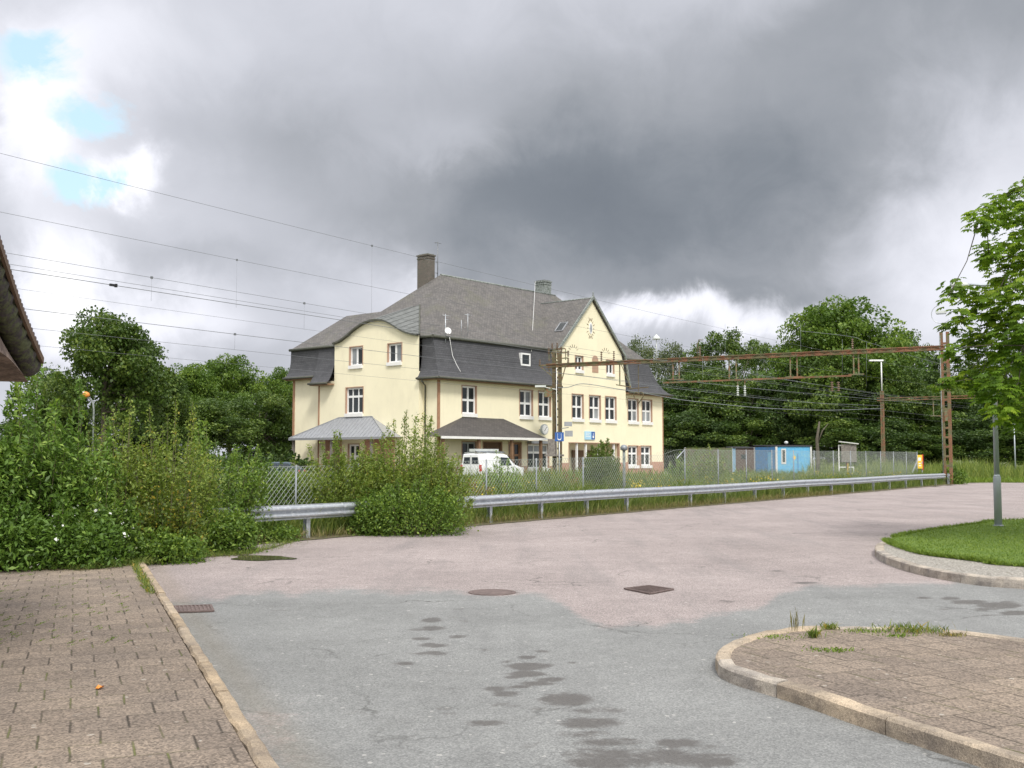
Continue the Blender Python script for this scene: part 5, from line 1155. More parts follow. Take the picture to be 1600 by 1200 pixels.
m=MB(); m.bar((-.8,0,.3),(-.8,0,z1-.05),.08); m.bar((-.8,0,z1-.1),(-.6,0,z1-.1),.08); m.bar((-.8,0,z0-.4),(.3,0,z0-.4),.07); m.bar((-.8,0,z0-.9),(.3,0,z0-.9),.07); m.bar((.3,0,.3),(.3,0,z0-.35),.05); m.build('frame',MATS['white'],e)
b=at(1438,765,70); e=empty('warning_sign',(b[0],b[1],0),R(20),'yellow sign with a red edge on grey slanting legs at the end of the fence','sign')
m=MB(); m.box(-.2,.2,-.02,.02,1.05,1.92); m.build('panel',MATS['yellow'],e); m=MB(); m.box(.2,.27,-.03,.03,.95,1.95); m.build('edge_board',MATS['red'],e)
m=MB(); m.box(-.12,.08,-.026,-.02,1.55,1.75); m.box(-.1,.1,-.026,-.02,1.2,1.26); m.box(-.1,.06,-.026,-.02,1.34,1.4); m.build('sign_marks',MATS['white'],e)
m=MB(); m.bar((-.16,0,1.6),(-.95,.1,-.05),.06); m.bar((.16,0,1.5),(.3,.1,-.05),.06); m.build('leg',MATS['galv'],e)
# sign board back and bent hoop behind the rail
m=MB(); b=at(1334,770,58); m.tube([(0,0,0),(0,0,.55),(.18,0,.38),(.35,0,.36),(.5,0,.5)],.02,6); o=m.build('bent_hoop',MATS['insul_white'],None,'bent pale metal hoop sticking out under the guard rail','metal hoop'); o.location=(b[0],b[1],0)
# ------------------------------------------------------------------ white van and blue car in the yard
def wheel(parent,x,y,r,w,side):
    m=MB(); pr=[(r*.62,-w/2),(r*.95,-w/2),(r,-w/2+.03),(r,w/2-.03),(r*.95,w/2),(r*.62,w/2)]; 
    m.lathe(pr,(0,0,0),20); e=m.build('wheel',MATS['tyre'],parent); e.location=(x,y,r); e.rotation_euler=(R(90),0,0)
    m=MB(); m.lathe([(.02,-w/2-.01),(r*.3,-w/2-.015),(r*.60,-w/2+.01),(r*.62,w/2-.01),(.02,w/2+.01)],(0,0,0),14); m.build('rim',MATS['rim'],e); return e
def body_loft(secs,n,f):
    """secs: list of (x, [(y,z) half outline bottom->top]) mirrored"""
    vs=[];fs=[]; k=len(secs[0][1])*2
    for x,h in secs:
        full=[(y,z) for y,z in h]+[(-y,z) for y,z in h[::-1]]
        vs+=[(x,y,z) for y,z in full]
    for i in range(len(secs)-1):
        for j in range(k): fs.append((i*k+j,i*k+(j+1)%k,(i+1)*k+(j+1)%k,(i+1)*k+j))
    fs.append(tuple(range(k))[::-1]); fs.append(tuple((len(secs)-1)*k+j for j in range(k)))
    return vs,fs
D=76; b=at(738,753,D); van=empty('van',(b[0]-.1,b[1],0),TH+R(2),'white delivery van with a boxy roof load parked before the dark porch','van')
def vs_(x,hb,ht,w,wt): return (x,[(w*.55,hb),(w*.96,hb+.03),(w,hb+.35),(w,1.05),(w*.985,min(ht-.1,1.15)),(wt,ht-.12),(wt*.9,ht),(wt*.3,ht+.03)])
secs=[vs_(0,.45,1.93,.86,.72),vs_(.06,.35,2.0,.93,.78),vs_(1.2,.3,2.03,.95,.8),vs_(2.6,.3,2.02,.95,.8),vs_(3.1,.3,1.93,.95,.78),vs_(3.75,.3,1.42,.95,.80),vs_(4.0,.3,1.22,.95,.85),vs_(4.7,.33,1.05,.9,.8),vs_(4.95,.4,.85,.8,.65)]
v_,f_=body_loft(secs,0,0); m=MB(); m.add(v_,f_,0,False); m.build('body',MATS['van_white'],van)
m=MB(); 
for sg in (-1,1):
    m.add([(2.15,sg*.955,1.2),(3.4,sg*.955,1.2),(3.02,sg*.86,1.75),(2.2,sg*.86,1.78)],[(0,1,2,3)]);
m.add([(3.16,-.74,1.9),(3.16,.74,1.9),(3.80,.82,1.40),(3.80,-.82,1.40)],[(0,1,2,3)]); m.add([(-.012,-.7,1.3),(-.012,-.08,1.3),(-.0,-.08,1.78),(-.0,-.62,1.78)],[(0,1,2,3)]); m.add([(-.012,.7,1.3),(-.012,.08,1.3),(-.0,.08,1.78),(-.0,.62,1.78)],[(0,1,2,3)])
m.build('window',MATS['glass_car'],van)
for sg in (-1,1):
    m=MB(); m.box(-.03,.05,min(sg*.78,sg*.95),max(sg*.78,sg*.95),.8,1.25); m.build('tail_light',MATS['red'],van)
    m=MB(); m.box(4.72,4.9,min(sg*.6,sg*.84),max(sg*.6,sg*.84),.68,.86); m.build('headlight',MATS['glass_curtain'],van)
m=MB(); m.box(-.1,.05,-.9,.9,.35,.58); m.box(4.85,5.02,-.8,.8,.32,.55); m.build('bumper',MATS['galv_dark'],van)
m=MB(); m.box(-.03,-.012,-.26,.26,.66,.78); m.build('number_plate',MATS['white'],van)
m=MB(); m.box(1.9,1.905,-.965,-.95,.4,1.9); m.box(.2,4.2,-.965,-.952,.62,.68); m.box(-.02,-.0,-.01,.01,.6,1.9); m.build('trim',MATS['galv_dark'],van)
for x_ in (.85,4.0):
    for sg in (-1,1): wheel(van,x_,sg*.82,.32,.2,sg)
m=MB(); m.box(.15,2.7,-.28,.28,2.16,2.36); m.box(.1,.2,-.7,.7,2.06,2.1);m.box(2.5,2.6,-.7,.7,2.06,2.1); 
rk=m.build('roof_rack',MATS['insul_white'],van)
m=MB(); m.tube([(-.1,-.5,2.2),(3.0,-.5,2.14)],.05,6); m.tube([(-.1,-.62,2.13),(3.0,-.62,2.1)],.03,6); m.build('pipe',MATS['galv_dark'],rk)
b=at(430,751,76); car=empty('car',(b[0]-2.3,b[1]+.2,0),R(-5),'dark blue grey hatchback half hidden by the bushes left of the station house','car')
def cs(x,w,hl,zr,wr): return (x,[(w*.6,.25),(w,.3),(w*1.02,.6),(w,hl),(wr+(w-wr)*.15,hl+.04),(wr,max(zr-.05,hl+.05)),(wr*.7,max(zr,hl+.06)),(wr*.2,max(zr+.01,hl+.07))])
secs=[cs(0,.72,.6,.66,.6),cs(.1,.8,.72,.78,.68),cs(1.0,.84,.86,.92,.7),cs(1.35,.85,.9,1.0,.7),cs(1.95,.85,.92,1.40,.62),cs(2.5,.85,.93,1.45,.62),cs(3.4,.85,.93,1.42,.6),cs(3.85,.84,.92,1.15,.62),cs(4.15,.82,.9,.97,.68),cs(4.25,.76,.6,.7,.6)]
v_,f_=body_loft(secs,0,0); m=MB(); m.add(v_,f_,0,False); m.build('body',MATS['carblue'],car)
m=MB()
for sg in (-1,1): m.add([(1.55,sg*.845,.98),(2.6,sg*.845,.98),(2.6,sg*.665,1.36),(2.02,sg*.665,1.34)],[(0,1,2,3)]); m.add([(2.68,sg*.845,.98),(3.75,sg*.84,.98),(3.4,sg*.655,1.34),(2.68,sg*.665,1.36)],[(0,1,2,3)])
m.add([(1.40,-.66,1.07),(1.40,.66,1.07),(1.90,.56,1.39),(1.90,-.56,1.39)],[(0,1,2,3)]); m.add([(3.87,-.58,1.14),(3.87,.58,1.14),(3.5,.5,1.40),(3.5,-.5,1.40)],[(0,1,2,3)]); m.build('window',MATS['glass_car'],car)
for x_ in (.85,3.4):
    for sg in (-1,1): wheel(car,x_,sg*.76,.3,.19,sg)
for sg in (-1,1):
    m=MB(); m.box(4.12,4.22,min(sg*.6,sg*.8),max(sg*.6,sg*.8),.72,.9); m.build('tail_light',MATS['red'],car); m=MB(); m.box(0.02,.14,min(sg*.5,sg*.76),max(sg*.5,sg*.76),.55,.68); m.build('headlight',MATS['glass_curtain'],car)
# low concrete platform edge / kerb stones seen through the fence at the left
m=MB(); b=at(470,772,47); m.box(-.8,1.6,-.2,.2,0,.5); o=m.build('concrete_block',MATS['concrete'],None,'low concrete block behind the fence beneath the blue car','concrete block'); o.location=(b[0],b[1],0)
# ------------------------------------------------------------------ tiled roof corner of the near building at the left
RC=[(71,564,12.0),(63,546,11.7),(52,520,11.3),(40,490,10.8),(28,455,10.3),(16,417,9.8),(4,380,9.3),(-9,337,8.8),(-25,285,8.2),(-45,220,7.6),(-70,150,7.0)]
VP_=[np.array(at(*p)) for p in RC]; VP_=[np.array(p) for p in smooth_path3(VP_,5)]
kb=empty('tiled_building',(float(VP_[0][0])-3,float(VP_[0][1])-3,0),0,'near building at the left edge with a curving dark tiled roof verge','building'); ko=np.array([VP_[0][0]-3,VP_[0][1]-3,0])
left=np.array([-.93,-.36,0.])
m=MB(); s_=0; cum=[0]
for i in range(1,len(VP_)): cum.append(cum[-1]+float(np.linalg.norm(VP_[i]-VP_[i-1])))
def vpt(s): return np.array([np.interp(s,cum,[p[j] for p in VP_]) for j in range(3)])
k=0; s_=0.0
while s_<cum[-1]-.3:   # overlapping barrel shaped verge tiles
    a_=vpt(s_)-ko; b_=vpt(s_+.36)-ko; off=left*.17+np.array([0,0,-.06]); m.tube([a_+off,a_+off+(b_-a_)*.04,a_+off+(b_-a_)*.16,b_+off],[.11,.135,.12,.075],12); s_+=.30; k+=1
m.build('verge_tile',MATS['rooftile'],kb)
m=MB(); 
for i in range(len(VP_)-1):
    a_,b_=VP_[i]-ko,VP_[i+1]-ko; m.bar(a_+left*.03+(0,0,.0),b_+left*.03+(0,0,.0),.03,.07)
m.build('verge_board',MATS['brown'],kb)
m=MB(); s_=.15
while s_<cum[-1]-.1:   # upturned edges of the tile courses
    p=vpt(s_)-ko; d=vpt(s_+.05)-vpt(s_); d/=np.linalg.norm(d); m.obox(p+left*.34+(0,0,.05),d,left,(0,0,1),.04,.30,.03); m.obox(p+d*.03+left*.33+(0,0,.085),d,left,(0,0,1),.02,.30,.018); s_+=.11
m.build('tile_course',MATS['tile_edge'],kb)
m=MB(); n=len(VP_); ta=[p-ko+(0,0,.04)+left*.04 for p in VP_]; tb=[p-ko+left*7+(0,0,.02) for p in VP_]; ruled(ta,tb,0,m); ta2=[p-(0,0,.06) for p in ta]; tb2=[p-(0,0,.06) for p in tb]; ruled(ta2,tb2,0,m); m.build('roof',MATS['rooftile'],kb)
# soffit and gable wall under the verge
m=MB(); wp_=[p-ko+left*.28+(0,0,-.14) for p in VP_]; wl=[p-ko+left*7+(0,0,-.14) for p in VP_]; ruled(wp_,wl,0,m)
lowp=[(44,597,11.6),(36,585,11.2),(16,562,10.5),(-5,545,10.0),(-25,520,9.3),(-60,480,8.2),(-110,420,7.0)]
lw_=[np.array(p) for p in smooth_path3([at(*p) for p in lowp],8)]; idx=np.linspace(0,len(VP_)-1,len(lw_)); up_=[np.array(wp_[int(round(i))]) for i in idx]; ruled([p-ko for p in lw_],up_,0,m)
ruled([p-ko for p in lw_],[p-ko+left*6 for p in lw_],0,m)
m.build('soffit',MATS['oldplaster'],kb)
m=MB(); w0=lw_[0]-ko+left*1.6; m.obox((w0[0],w0[1]-2.5,1.2),(.37,-.93,0),(.93,.37,0),(0,0,1),3.4,.12,1.2); m.build('wall',MATS['oldplaster'],kb)
# ------------------------------------------------------------------ vegetation
def shrub(x,y,rx,ry,h,nsh,nl,size,mat,label,cat='bush',group=None,asp=.5,twig=.12,spiky=.18,low=.3,accent=1.0,droop=.1,flowers=None,name='bush',base=.0,tlo=0,thi=.88):
    e=empty(name,(x,y,base),0,label,cat,group)
    a=rng.uniform(0,2*np.pi,nsh); r=np.sqrt(rng.uniform(0,1,nsh)); 
    bx=np.stack([rx*.4*r*np.cos(a),ry*.4*r*np.sin(a),np.zeros(nsh)],1)
    hh=h*(1-.42*r**2.2)*(1-spiky+spiky*1.0*rng.normal(size=nsh).clip(-1.6,1.5)*.75); hh=hh.clip(.25*h,h*1.06)
    tip=np.stack([rx*r*np.cos(a)*1.0,ry*r*np.sin(a),hh],1); mid=(bx+tip)/2+np.stack([rx*.12*r*np.cos(a),ry*.12*r*np.sin(a),.12*hh],1)
    m=MB()
    for i in range(min(nsh,70)):
        t=np.linspace(0,1,5)[:,None]; P=(1-t)**2*bx[i]+2*t*(1-t)*mid[i]+t*t*tip[i]; m.tube(P,[.014,.011,.008,.006,.003],4,cap=False)
    m.build('stem',MATS['stem'],e)
    si=rng.integers(0,nsh,nl); t=(rng.uniform(0,1,nl)**.8*(1-.06)+.06)[:,None]
    P=(1-t)**2*bx[si]+2*t*(1-t)*mid[si]+t*t*tip[si]
    P=P+rng.normal(size=(nl,3))*twig*(1.15-t*.95)*np.array([1,1,.8])
    nlo=int(nl*low)
    if nlo:   # leafy skirt down to the ground
        aa=rng.uniform(0,2*np.pi,nlo); rr=.55+.5*rng.uniform(0,1,nlo)**.7; zz=rng.uniform(.02,.6,nlo)*h; k=np.sqrt(np.clip(1-(zz/h-.2)**2*.9,0,1))
        Q=np.stack([rx*rr*k*np.cos(aa),ry*rr*k*np.sin(aa),zz],1)+rng.normal(size=(nlo,3))*.06; P=np.concatenate([P,Q]); si=np.concatenate([si,rng.integers(0,nsh,nlo)])
    P[:,2]=np.maximum(P[:,2],.01)
    out=unit(P*np.array([1,1,.5])); ct=rng.uniform(0,1,nsh)
    tint=(.45*ct[si]+.55*rng.uniform(0,1,len(P))); tint=tlo+(thi-tlo)*tint
    if accent: k=rng.uniform(0,1,len(P))>1-.03*accent; tint[k]=.97
    o=quads_obj('foliage',leaves(P,size,asp,droop,out,.5),MATS[mat],e,tint)
    if flowers:
        n_,fm_,fsz=flowers; k=rng.integers(0,len(P),n_); quads_obj('flowers',leaves(P[k]+out[k]*.06,fsz,.9),MATS[fm_],e,rng.uniform(0,1,n_))
    return e
def px_shrub(px,ptop,Y,wpx,mat,label,nsh=60,nl=6000,size=.07,**k):
    p=at(px,ptop,Y); rx=wpx/2*Y/FPX; return shrub(p[0],Y,rx,k.pop('ry',rx*.8),p[2],nsh,nl,size,mat,label,**k)
LB_='bushes crowding the left end of the guard rail'
px_shrub(-50,565,17.2,230,'lf_bushlong','tall long-leaved bush at the very left edge under the tiled roof',70,9000,.10,asp=.36,group=LB_,spiky=.22,accent=0,ry=.9)
px_shrub(62,560,17.8,150,'lf_bushlong','tallest long-leaved bush, its shoots touching the tiled roof corner',46,9500,.105,asp=.34,group=LB_,spiky=.25,accent=0,ry=.9)
px_shrub(128,598,18.2,120,'lf_bushlong','long-leaved bush with upright shoots around the bent green lamp post',40,8500,.095,asp=.36,group=LB_,spiky=.28,accent=.5,ry=.9)
px_shrub(185,628,19.2,140,'lf_birch','feathery yellowish bush right of the bent green lamp post',70,11000,.058,group=LB_,spiky=.25,ry=1.0,tlo=.1)
px_shrub(262,618,20,170,'lf_birch','broad feathery bush with reddish shoot tips in the middle of the left thicket',90,15000,.056,group=LB_,spiky=.26,ry=1.1,accent=1.5,tlo=.1)
px_shrub(345,650,22.2,150,'lf_bush','mid green bush with tall loose shoots left of the blue car',70,12000,.065,group=LB_,spiky=.28,ry=1.1)
px_shrub(402,690,25.4,125,'lf_bush','lower bush at the right end of the left thicket in front of the blue car',64,12000,.065,group=LB_,spiky=.20,ry=.9)
px_shrub(262,742,18.9,120,'lf_yellow','bush with yellowing leaves in front of the left thicket',40,5200,.06,group=LB_,spiky=.25,ry=.5,accent=3)
px_shrub(235,820,18.4,170,'lf_bush','low dark bush at the end of the left pavement kerb',50,8000,.06,group=LB_,ry=.6,low=.5)
px_shrub(338,785,20.3,125,'lf_bush','low spreading bush creeping out over the road beside the puddle',50,8000,.06,group=LB_,ry=.7,low=.5)
px_shrub(95,775,17.1,190,'lf_bushlong','dark leafy bush in front of the left thicket by the brick pavement',50,8500,.085,asp=.4,group=LB_,ry=.6,low=.5,accent=0,thi=.7,flowers=(70,'lf_white',.05))  # added white flecks stand for something pale behind the leaves, not blossom
px_shrub(-20,760,16.6,190,'lf_bushlong','low dark leafy bush in the bottom left corner of the thicket',50,7500,.09,asp=.4,group=LB_,ry=.6,low=.5,accent=0,thi=.7)
px_shrub(160,745,17.7,120,'lf_bush','leafy bush with pale flecks below the bent green lamp post',45,7000,.075,asp=.4,group=LB_,ry=.5,low=.3,flowers=(130,'lf_white',.045))  # white flecks here too stand for brightness behind the foliage, not blossom
CB_='birch bushes swallowing the middle of the guard rail'
px_shrub(636,640,26.4,165,'lf_birch','tallest birch bush in front of the house with thin shoots before the yellow gable',90,20000,.056,group=CB_,spiky=.20,ry=1.2,tlo=.1,thi=.88,twig=.14)
px_shrub(526,678,25.9,190,'lf_birch','birch bush with thin shoots before the metal porch roof',90,23000,.056,group=CB_,spiky=.24,ry=1.0,tlo=.05)
px_shrub(578,690,26.6,160,'lf_birch','rounded middle birch bush between the two taller birch bushes',60,10000,.056,group=CB_,spiky=.2,ry=1.1)
px_shrub(680,692,26.0,120,'lf_birch','birch bush at the right end of the clump beside the visible rail',60,9500,.056,group=CB_,spiky=.25,ry=1.0,tlo=.0,thi=.8)
px_shrub(640,738,24.9,170,'lf_bush','dark low bush in front of the birch clump at the road edge',60,11000,.058,group=CB_,ry=.8,low=.5)
px_shrub(592,760,25.2,100,'lf_bush','dark low bush left in front of the birch clump hanging over the rail',50,7500,.058,group=CB_,ry=.8,low=.5)
px_shrub(425,815,23.0,80,'lf_bush','small low bush under the rail left of its first visible post',40,3600,.055,ry=.5,low=.5)
px_shrub(785,700,33,66,'lf_bushlong','pale leafy sapling in front of the white van',26,2300,.085,spiky=.2,ry=.5,asp=.4,low=.2,tlo=.35)
px_shrub(745,735,31.5,50,'lf_red','reddish shrub behind the fence right of the birch clump',26,1300,.06,ry=.5,low=.3)
px_shrub(938,668,41,56,'lf_weed','slender pointed bush behind the fence in front of the station doors',50,11000,.08,spiky=.22,ry=.7,low=.3,tlo=.1,thi=.6,accent=0,name='bush')
px_shrub(963,722,40,46,'lf_weed','smaller bush left of the thick fence post with the round cap',26,2600,.07,spiky=.3,ry=.5,low=.3,thi=.7)
px_shrub(1100,693,58,80,'lf_weed','climbing leafy shoots sticking up over the board hoarding',40,3600,.10,spiky=.35,ry=.6,low=.3,tlo=.3)
px_shrub(1058,705,52,46,'lf_bush','green bush at the tall corner post of the fence',26,2400,.09,ry=.5,low=.3,tlo=.2)
px_shrub(1012,735,52,60,'lf_red','rusty brown weeds behind the fence below the right ground floor windows',30,1800,.08,ry=.6,low=.3,accent=0)
px_shrub(890,738,44,60,'lf_red','reddish weeds behind the fence at the foot of the left portal column',30,1700,.07,ry=.6,low=.3,accent=0)
px_shrub(1486,726,72.3,46,'lf_bush','dark bush at the foot of the right portal column',40,4200,.11,ry=1.0,low=.5)
px_shrub(1465,738,74,30,'lf_bush','small dark bush left of the right portal column',24,1800,.11,ry=.6,low=.5)
px_shrub(1350,690,124,60,'lf_mid','bright green bush beside the farther portal column',40,2600,.22,ry=1.5,low=.4,accent=0)
px_shrub(1118,735,50,70,'lf_weed','yellow flowering weeds under the hoarding fence',36,2600,.08,ry=.7,low=.3,flowers=(120,'lf_flower',.08))
for px,pt,w,lab in ((270,700,170,'far hedge seen through the left thicket'),(360,695,150,'far hedge behind the thicket left of the blue car'),(440,700,110,'far hedge between the blue car and the dark trees')):
    px_shrub(px,pt,86,w,'lf_dark',lab,50,5200,.24,spiky=.12,ry=2,low=.6,accent=0,cat='hedge')
px_shrub(494,722,26.2,90,'lf_birch','short birch bush at the left end of the clump before the metal porch',40,6500,.056,group=CB_,spiky=.25,ry=.8,tlo=.1)
px_shrub(855,728,36,70,'lf_weed','loose yellow green weeds behind the rail below the barred window',30,2600,.065,ry=.8,low=.3,thi=.8)
px_shrub(1230,735,66,90,'lf_weed','loose weeds in front of the light blue hut',34,2400,.10,ry=.8,low=.3,thi=.8,accent=0)
px_shrub(1160,728,56,70,'lf_weed','loose weeds in front of the brown hut',30,2200,.09,ry=.8,low=.3,thi=.8,accent=0)
lit=[(-120,892),(0,887),(70,889),(140,889),(200,883),(222,879)]
def litter(pts,z,back):
    P=[np.array(gp(x,y,z)) for x,y in pts]; P=[np.array(p) for p in smooth_path(P,14)]; v=[];f=[]
    for i,p in enumerate(P):
        q=p+np.array([random.uniform(-.05,.05),-random.uniform(-.05,.22)]); v+=[(q[0],q[1],z+.004),(p[0]+.1,p[1]+back,z+.012)]
        if i: f.append((2*i-2,2*i,2*i+1,2*i-1))
    return MB().add(v,f).build('leaf_litter',MATS['dirt'],kind='structure'),P
o,P1=litter(lit,PZ,1.2); o,P2=litter([(226,880),(260,874),(310,871),(350,868),(385,866),(420,857),(450,848)],0.004,1.3)
for P_,z in ((P1,PZ),(P2,0.0)):
    q=np.array(P_)[rng.integers(0,len(P_),1500)]+rng.normal(size=(1500,2))*[.12,.10]; tag(blades('dry_grass',q[:,0],q[:,1],z,.07,.010,'lf_weed',lean=.7,hv=.5,tint=rng.uniform(0,.87,1500)),kind='stuff')
    q=np.array(P_)[rng.integers(0,len(P_),500)]+rng.normal(size=(500,2))*[.2,.18]-[0,.05]; C_=np.stack([q[:,0],q[:,1],np.full(500,z+.012)],1); V_=leaves(C_,.045,.6); V_[:,:,2]=z+.006+np.abs(V_[:,:,2]-C_[:,None,2])*.3; tag(quads_obj('fallen_leaves',V_,MATS['lf_drygrass'],None,rng.uniform(0,1,500)),kind='stuff')
# weeds as ground cover
def band(n,s0,s1,o0,o1,pw=1.0):
    s=rng.uniform(s0,s1,n); o=o0+(o1-o0)*rng.uniform(0,1,n)**pw; return RP[0]+RD[0]*s+RN[0]*o, RP[1]+RD[1]*s+RN[1]*o
X,Y=band(26000,-16,50,-.15,1.6); tag(blades('tall_grass',X,Y,0,.34,.016,'lf_weed',lean=.35,hv=.5,tint=rng.uniform(0,.86,len(X))),kind='stuff')
X,Y=band(80000,-16,50,.4,9,1.3); cl=(np.sin(X*1.3)+np.sin(Y*.9+X*.4)+np.sin(X*.31-Y*.53)); hsc=.50+.17*cl
tag(blades('weeds',X,Y,0,hsc*1.0,.026,'lf_weed',lean=.5,hv=.45,tint=rng.uniform(0,.87,len(X))),kind='stuff')
X,Y=band(1500,-2,44,.4,5); q=rng.uniform(0,1,len(X)); k=(np.sin(X*1.1+2)+np.sin(Y*.7))>.4; X,Y=X[k],Y[k]
P=np.stack([X,Y,rng.uniform(.35,.95,len(X))],1); P=(P[:,None,:]+rng.normal(size=(len(P),4,3))*.05).reshape(-1,3); tag(quads_obj('flowers',leaves(P,.055,.9),MATS['lf_flower'],None,rng.uniform(0,1,len(P))),kind='stuff')
X,Y=band(9000,-16,30,-.30,.25); tag(blades('dry_grass',X,Y,.01,.16,.012,'lf_drygrass',lean=.5,hv=.5),kind='stuff')
X,Y=band(26000,-20,55,9,40); X2=X; hs=.6+.25*np.sin(X*.5)*np.cos(Y*.3); tag(blades('meadow_grass',X,Y,0,hs,.06,'lf_weed',lean=.3,tint=rng.uniform(.1,.87,len(X))),kind='stuff')
n=26000; X=rng.uniform(29.2,62,n); Y=rng.uniform(77,110,n); Y=np.maximum(Y,77.0+.0*X+np.clip(36-X,0,9)*-.2); tag(blades('reeds',X,Y,0,.9+.35*np.sin(X*.8)*np.sin(Y*.4),.05,'lf_weed',lean=.25,hv=.35,tint=rng.uniform(.2,.87,n)),kind='stuff')
n=16000; X=rng.uniform(28.8,62,n); Y=rng.uniform(75,80,n); tag(blades('verge_grass',X,Y,0,.28,.04,'lf_lawn',lean=.4,hv=.4,tint=rng.uniform(.3,.9,n)),kind='stuff')
# ---------------------------------------------------------------- trees
def crown_pts(K,rc,per,rx,rz,zc,flat=.35,inner=.25,hang=0):
    d=unit(rng.normal(size=(K,3))); d[:,2]=np.where(d[:,2]<-.75,-d[:,2],d[:,2]); r=(.62+.36*rng.uniform(0,1,K)); k=rng.uniform(0,1,K)<inner; r[k]*=.55
    C=d*r[:,None]*np.array([rx,rx,rz])+np.array([0,0,zc]); R_=rc*(.7+.6*rng.uniform(0,1,K))
    ci=np.repeat(np.arange(K),per); dd=unit(rng.normal(size=(K*per,3))); rr=R_[ci]*(.55+.5*rng.uniform(0,1,K*per))
    P=C[ci]+dd*rr[:,None]*np.array([1.15,1.15,.75])
    if hang: P[:,2]-=np.abs(rng.normal(size=len(P)))*hang*rr
    tint=(.45*rng.uniform(0,1,K)[ci]+.5*rng.uniform(0,1,len(P)))
    return C,P,unit(dd+np.array([0,0,.3])),tint
def tree(name,K,rc,per,R_,H,zc,rz,size,mat,bark='bark',tr=.22,trunk_top=.55,hang=0,inner=.25,asp=.75,nlimb=14):
    e=empty(name,(0,0,0)); C,P,out,tint=crown_pts(K,rc,per,R_,rz,zc,inner=inner,hang=hang)
    m=MB(); th=H*trunk_top; pts=[(0,0,0),(.03,0,.06*H),(.06,.04,th*.5),(0,.08,th),(.1,0,zc+rz*.5)]; m.tube(pts,[tr*1.5,tr*1.05,tr*.9,tr*.6,tr*.15],9); m.build('trunk',MATS[bark],e)
    m=MB()
    for i in rng.choice(K,min(K,nlimb),replace=False):
        s_=np.array([0,0.05,th*rng.uniform(.55,1.05)]); c=C[i]; md=(s_+c)/2+np.array([0,0,-.05*H+.08*H*rng.uniform()]); m.tube([s_,md,c],[tr*.38,tr*.24,tr*.06],5)
    m.build('branch',MATS[bark],e); quads_obj('crown',leaves(P,size,asp,.15,out,.4),MATS[mat],e,tint*.95); return e
PT={}
PT['oak']=tree('broadleaf_tree',95,.95,330,4.2,10,6.0,4.0,.20,'lf_oak')
PT['lime']=tree('broadleaf_tree',110,.85,330,4.2,10,5.6,4.3,.17,'lf_mid',inner=.2)
PT['dark']=tree('broadleaf_tree',80,1.0,260,4.0,10,5.0,4.9,.22,'lf_dark')
PT['dark2']=tree('broadleaf_tree',80,.85,280,3.6,10,4.8,5.0,.20,'lf_oak')
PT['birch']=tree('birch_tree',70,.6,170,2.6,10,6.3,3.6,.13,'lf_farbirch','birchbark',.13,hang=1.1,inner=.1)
PT['loose']=tree('broadleaf_tree',70,.7,210,3.8,10,6.4,3.4,.16,'lf_oak',inner=.1)
TW=dict(oak=9.6,lime=9.6,dark=9.2,dark2=8.4,birch=6.2,loose=8.6)
used=set()
def place(kind,px,ptop,Y,wpx,label,rz=None,zs=1.0,group=None,nm=None):
    if group: Y+=20
    wpx*=1.22; top=at(px,ptop,Y); src=PT[kind]
    if kind in used: o=copy_tree(src)
    else: o=src; used.add(kind)
    sx=wpx*Y/FPX/TW[kind]; sz=top[2]/10.3; o.location=(top[0],Y,0); o.scale=(sx,sx,sz); o.rotation_euler=(0,0,rng.uniform(0,6.28) if rz is None else rz)
    tag(o,label,'tree',group); return o
place('oak',165,488,72,178,'big round dark green oak rising above the left bushes')
place('dark2',88,566,76,120,'dark tree left of the big oak at the tiled roof corner')
place('oak',240,575,80,120,'lower right neighbour of the big oak at the left')
place('lime',300,566,103,120,'light green tree between the big oak and the twin-topped tree')
place('lime',362,552,108,130,'highest light green tree in the gap before the station house')
place('lime',440,572,112,90,'light green tree close to the left corner of the station house')
place('dark2',405,604,96,110,'dark low tree in front of the light green trees left of the house')
place('oak',320,625,92,150,'wide dark green tree under the light green trees left of the house')
place('dark2',445,640,100,90,'dark tree behind the blue car at the house corner'); place('dark',230,640,86,140,'dark spreading tree behind the feathery bush at left'); place('dark2',128,612,82,110,'dark tree close behind the bent green lamp post'); place('dark',60,640,84,160,'dark tree low behind the long-leaved bushes at left')
GW='trees of the wood behind the station'
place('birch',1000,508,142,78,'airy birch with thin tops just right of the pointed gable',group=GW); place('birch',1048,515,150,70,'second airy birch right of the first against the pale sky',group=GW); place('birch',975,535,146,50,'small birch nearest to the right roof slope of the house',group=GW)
place('loose',1130,510,138,130,'loose dark tree with a ragged top between birches and tall lime',group=GW); place('loose',1188,524,146,90,'ragged tree at the left foot of the tall lime',group=GW); place('loose',1096,548,150,80,'low ragged tree in the pale gap right of the birches',group=GW)
place('lime',1318,462,118,215,'tallest broad green tree with a rounded crown behind the crossbeam',group=GW); place('lime',1262,488,122,110,'left shoulder of the tallest green tree',group=GW)
place('loose',1408,512,128,110,'tree with a lighter top right of the tallest green tree',group=GW); place('dark',1452,548,122,130,'dark tree behind the top of the right portal column',group=GW)
place('dark',1530,560,120,140,'dark tree behind the lower chestnut leaves',group=GW); place('dark',1605,545,124,150,'dark tree at the right edge of the wood',group=GW); place('dark',1690,560,124,150,'dark tree just past the right edge of the wood',group=GW)
